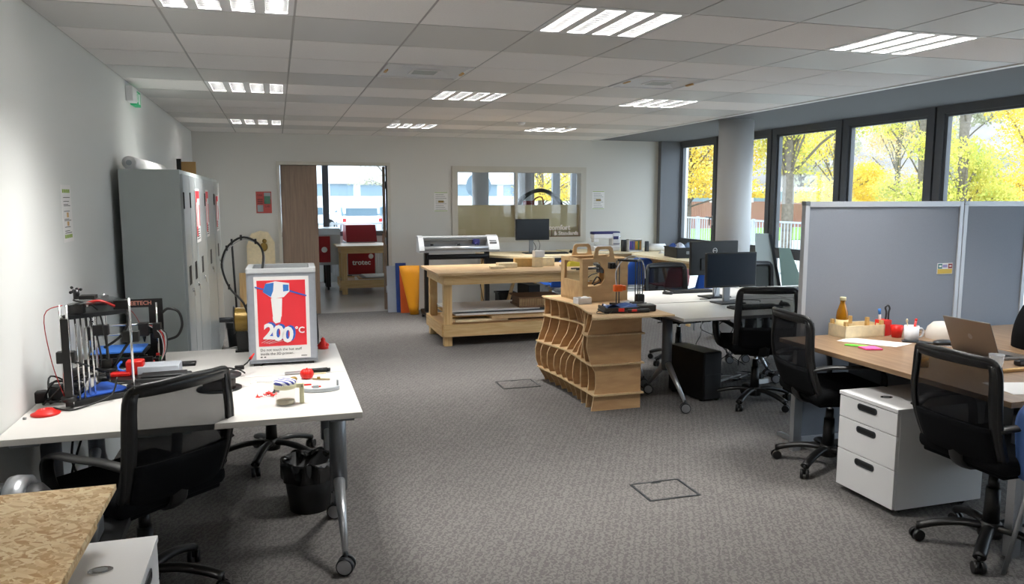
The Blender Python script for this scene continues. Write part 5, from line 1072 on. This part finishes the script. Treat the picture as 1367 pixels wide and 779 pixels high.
t=T('carton','open cardboard carton standing behind the table in the far room','box',(1.88,14.25,0)); MB().bx(0,0,.0,.3,.3,.95).build('carton','cards',t); MB().bx(0,0,.95,.3,.01,1.02).build('flap','cards',t)
t=T('radiator','low pale radiator beneath the far room window','radiator',(1.0,15.19,.13)); b=MB()
for k in range(24): b.bx(.05*k,0,0,.05*k+.04,.05,.6,0,.008)
b.bx(0,.02,.05,1.19,.04,.55); b.build('fins','white',t); MB().cyl((-.03,.02,.05),(-.03,.02,.55),.015).build('valve','alu',t)
t=T('extraction_hood','dark glossy domed hood seen through the interior window in the next room','hood',(4.38,13.0,0))
MB().grid(lambda u,v:((-.40+.80*u),-.25+.25*v,1.46+.28*max(0,math.sin(PI*u))**.62),24,4).build('dome','hoodglass',t)
MB().tube([(-.40,-.26,1.46)]+[(-.40+.8*k/16,-.26,1.46+.28*math.sin(PI*k/16)**.62) for k in range(1,16)]+[(.40,-.26,1.46)],.035,8).build('rim','black',t)
MB().bx(-.42,-.28,.80,.42,.28,1.46,0,.01).build('cabinet','laserw',t); MB().bx(-.40,-.26,0,-.34,.26,.8).bx(.34,-.26,0,.40,.26,.8).build('leg','charcoal',t)
MB().tube([(-.1,0,1.46),(.0,0,1.6),(.1,-.05,1.62),(.12,-.1,1.47)],.012,smooth=4).bx(-.2,-.1,1.46,-.05,.1,1.56).build('inner_parts','redwire',t)
# ------------------------------------------------------------------ outdoors
g=MB(); g.bx(-80,-60,-.35,120,160,-.2); struct(g.build('ground','path'))
tag(MB().bx(14,28,-.2,90,39,-.17).build('lawn','lawn'),'green lawn beyond the fence outside the windows','lawn',kind='stuff')
tag(MB().bx(-30,18.3,-.2,13,58,-.18).build('car_park','asphalt'),'grey car park surface beyond the far room','car park',kind='stuff')
def fence(p0,p1,top,lb,sp):
    p0=Vector(p0);p1=Vector(p1);d=p1-p0;L=d.length; t=T('fence',lb,'fence',p0,math.atan2(d.y,d.x)); b=MB()
    n=int(L/sp)
    for k in range(n+1): b.bx(k*sp-.012,-.006,-.15,k*sp+.012,.006,top)
    b.build('pickets','fence',t); MB().bx(0,-.02,top-.04,L,.02,top).bx(0,-.02,.0,L,.02,.04).build('rails','fence',t)
    q=MB()
    for k in range(int(L/2.4)+1): q.bx(k*2.4-.03,-.03,-.2,k*2.4+.03,.03,top+.02)
    q.build('posts','fence',t)
fence((10.2,3,0),(10.2,27,0),1.12,'pale picket fence running outside the big windows',.11)
fence((-6,18.0,0),(10.0,18.0,0),1.04,'pale railing between the far room windows and the car park',.13)
def tree(x,y,h,r,z0,n,leaf,lb,tr=.16,ls=.095,seed=1,blobs=18,flat_=.75):
    t=T('tree',lb,'tree',(x,y,-.2)); random.seed(seed)
    b=MB(); b.tube([(0,0,0),(.03,.02,h*.25),(-.03,.04,h*.5),(.02,0,h*.8)],tr,10,smooth=4); 
    cs=[]
    for k in range(blobs):
        a=random.random()*6.283; rr=r*math.sqrt(random.random())*.8; zz=z0+(h-z0)*random.random()**1.7
        cs.append((Vector((rr*math.cos(a),rr*math.sin(a),zz)),r*random.uniform(.3,.5)))
        s=Vector((0,0,min(zz*.8,h*.7))); s.z=max(z0*.8,s.z*.7); m_=(s+cs[-1][0])/2+Vector((0,0,.15)); b.tube([s,m_,cs[-1][0]],tr*.22,6)
    b.build('trunk','bark',t)
    V=[];Fc=[]
    for i in range(n):
        c,R=cs[i%blobs]; d=Vector((random.gauss(0,1),random.gauss(0,1),random.gauss(0,1))).normalized()*R*random.random()**.45; d.z*=flat_; p=c+d
        if p.z<z0: p.z=z0+(z0-p.z)*.3
        a=Vector((random.gauss(0,1),random.gauss(0,1),random.gauss(0,1))).normalized(); q=a.orthogonal().normalized(); w_=a.cross(q); s=ls*random.uniform(.6,1.3)
        k=len(V); V+=[p+q*s*.5,p+w_*s*.35,p-q*s*.5,p-w_*s*.35]; Fc.append((k,k+1,k+2,k+3))
    me=bpy.data.meshes.new('foliage'); me.from_pydata(V,[],Fc); me.materials.append(M[leaf]); o=bpy.data.objects.new('foliage',me); COL.objects.link(o); o.parent=t
tree(14.2,25,7,2.8,1.8,22000,'ly','golden-yellow tree seen through the leftmost big window',.14,seed=2)
tree(16.3,22.1,7.5,2.6,2.6,13000,'lg','thick-trunked yellow-green tree right of the round column, its grey trunk bare',.19,seed=4,blobs=12)
tree(22.6,27.4,8,2.4,1.6,17000,'ly','broad bright yellow tree in the middle window above the partition',.15,seed=5)
tree(22.6,22.9,8,1.6,1.5,8000,'lg','yellow-green tree at the right of the fourth window',.14,seed=6)
tree(31,33,9,3.2,1.4,12000,'lo','pale orange-brown tree in the window above the wide partition',.14,seed=7)
tree(20.0,18.7,8,1.6,1.4,12000,'lg','dense yellow-green tree at the left of the rightmost window',.14,seed=8)
tree(26.0,21.2,9,2.4,1.5,14000,'ly','golden tree filling the right of the rightmost window',.15,seed=9)
tree(32.5,25.0,8,2.8,1.4,11000,'lo','orange-tinted tree at the far right edge of the windows',.14,seed=10)
tree(11.0,32,8,3.0,1.7,11000,'ly','yellow tree seen through the interior window',.14,seed=12)
tree(15.0,38.5,9,2.8,1.6,8000,'lg','green-yellow tree behind the yellow one beyond the interior window',.14,seed=13)
tree(7.5,52,9,3.2,2.6,3000,'lh','distant tree greyed for haze above the cars beyond the doorway',.14,ls=.14,seed=14)
k=0
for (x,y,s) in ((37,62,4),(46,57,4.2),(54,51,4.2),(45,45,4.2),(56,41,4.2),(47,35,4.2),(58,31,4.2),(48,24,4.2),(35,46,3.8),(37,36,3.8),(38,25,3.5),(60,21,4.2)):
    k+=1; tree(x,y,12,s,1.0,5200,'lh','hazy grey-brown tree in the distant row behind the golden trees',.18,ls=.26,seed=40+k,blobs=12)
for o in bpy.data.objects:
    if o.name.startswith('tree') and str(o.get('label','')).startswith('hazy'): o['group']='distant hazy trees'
# wooded hillside far behind, distance haze mixed into its grey colour
random.seed(77)
def hillf(u,v):
    a=.10+1.5*u; R=78+22*v; z=-.3+(15+3*math.sin(9*u)+2*math.sin(23*u+1))*math.sin(PI*.5*min(1,v*1.2))+1.2*math.sin(60*u+9*v)*v*(1-v)*2
    return (R*math.sin(a),R*math.cos(a),z)
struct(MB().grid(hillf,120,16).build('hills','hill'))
# buildings
t=T('building','low brick building with a glazed band seen through the left windows','building',(20,40,-.2)); MB().bx(0,0,0,12,6,1.55).build('brick_wall','brick',t); MB().bx(0,.1,1.55,12,6,2.15).build('glazed_band','bwin',t)
MB().bx(-.1,-.1,2.15,12.1,6,2.4).build('roof','build',t)
for k in range(9): MB().bx(1.4*k,-.02,1.5,1.4*k+.12,.1,2.2).build('mullion','build',t)
t=T('building','pale long building with square windows beyond the car park','building',(-8,62,-.2)); MB().bx(0,0,0,34,8,1.85).bx(0,.3,1.85,34,8,2.85).bx(0,0,2.85,34,8,4.6).build('wall','build',t)
for k in range(14): MB().bx(.3+2.35*k,.25,1.9,2.1+2.35*k,.3,2.8).build('window','bwin',t)
# round sign + posts
t=T('round_sign','round pale blue-grey sign disc on a post outside, seen through the interior window','sign',(5.15,20,-.2)); MB().cyl((0,0,2.12),(0,.03,2.12),.34,n=36).build('disc','signgrey',t); MB().cyl((0,.06,0),(0,.06,2.4),.04).build('post','steel',t)
# cars
def make_car(m):
    t=T('car','','car')
    pr=[(-2.0,.35),(-2.05,.55),(-1.98,.85),(-1.75,.95),(-1.45,1.35),(-1.2,1.46),(.3,1.48),(.6,1.40),(1.15,.98),(1.85,.85),(2.05,.6),(2.05,.35)]
    b=MB(); X=lambda x:frm((x,0,0),(0,1,0),(0,0,1))
    for x0,x1,k in ((-.86,-.80,.97),(-.80,.80,1),(.80,.86,.97)): b.prism([(y*k,.35+(z-.35)*k) for y,z in pr],x0,x1,0,X(0))
    b.build('body',m,t,.03)
    MB().prism([(-1.72,1.0),(-1.44,1.33),(-1.2,1.40),(.28,1.42),(.55,1.36),(1.02,1.0)],-.868,.868,0,X(0)).bx(-.68,-1.76,1.0,.68,-1.5,1.32,0,.0,X=Matrix()).build('window','cglass',t)
    for sx in (-.78,.78):
        for y in (-1.3,1.3): MB().cyl((sx-.1,y,.32),(sx+.1,y,.32),.32,n=24).build('wheel','tyre',t)
    MB().bx(-.84,-2.06,.74,-.70,-1.94,.88).bx(.70,-2.06,.74,.84,-1.94,.88).each('tail_lamp','tail',t); MB().bx(-.25,-2.075,.6,.25,-2.04,.7).build('number_plate','paper',t); return t
c1=make_car('carw'); put(c1,(3.55,36,-.18),0,'white hatchback seen from behind in the car park, right of the doorway mullion','parked cars')
dup(c1,(1.1,38.5,-.18),.15,'white car at the left of the doorway view, partly behind the mullion','parked cars'); dup(c1,(4.0,43,-.18),1.5,'white car parked side-on behind the white hatchback','parked cars')
c2=make_car('card'); put(c2,(5.4,39,-.18),0,'silver-grey car at the right of the doorway view','parked cars'); dup(c2,(9.3,33,-.18),.8,'grey car seen low in the left pane of the interior window','parked cars'); dup(c1,(14.6,40,-.18),.3,'white car seen in the right pane of the interior window','parked cars')
# ------------------------------------------------------------------ world, camera
w=bpy.data.worlds.new('world'); SC.world=w; w.use_nodes=True; bg=w.node_tree.nodes['Background']; bg.inputs[0].default_value=(.72,.865,1,1); bg.inputs[1].default_value=WORLD
cam=bpy.data.cameras.new('camera'); co=bpy.data.objects.new('camera',cam); COL.objects.link(co); SC.camera=co
F_=1030.; cam.sensor_width=36; cam.lens=36*F_/1367; cam.clip_start=.05; cam.clip_end=400
yaw=math.atan(315/math.hypot(F_,127)); pit=math.atan(127/F_)
co.location=(0,0,1.63); co.rotation_euler=(PI/2-pit,0,-yaw)
SC.view_settings.view_transform='Standard'; SC.view_settings.look='None'; SC.view_settings.exposure=EXPO; SC.view_settings.gamma=1; SC.view_settings.use_curve_mapping=False
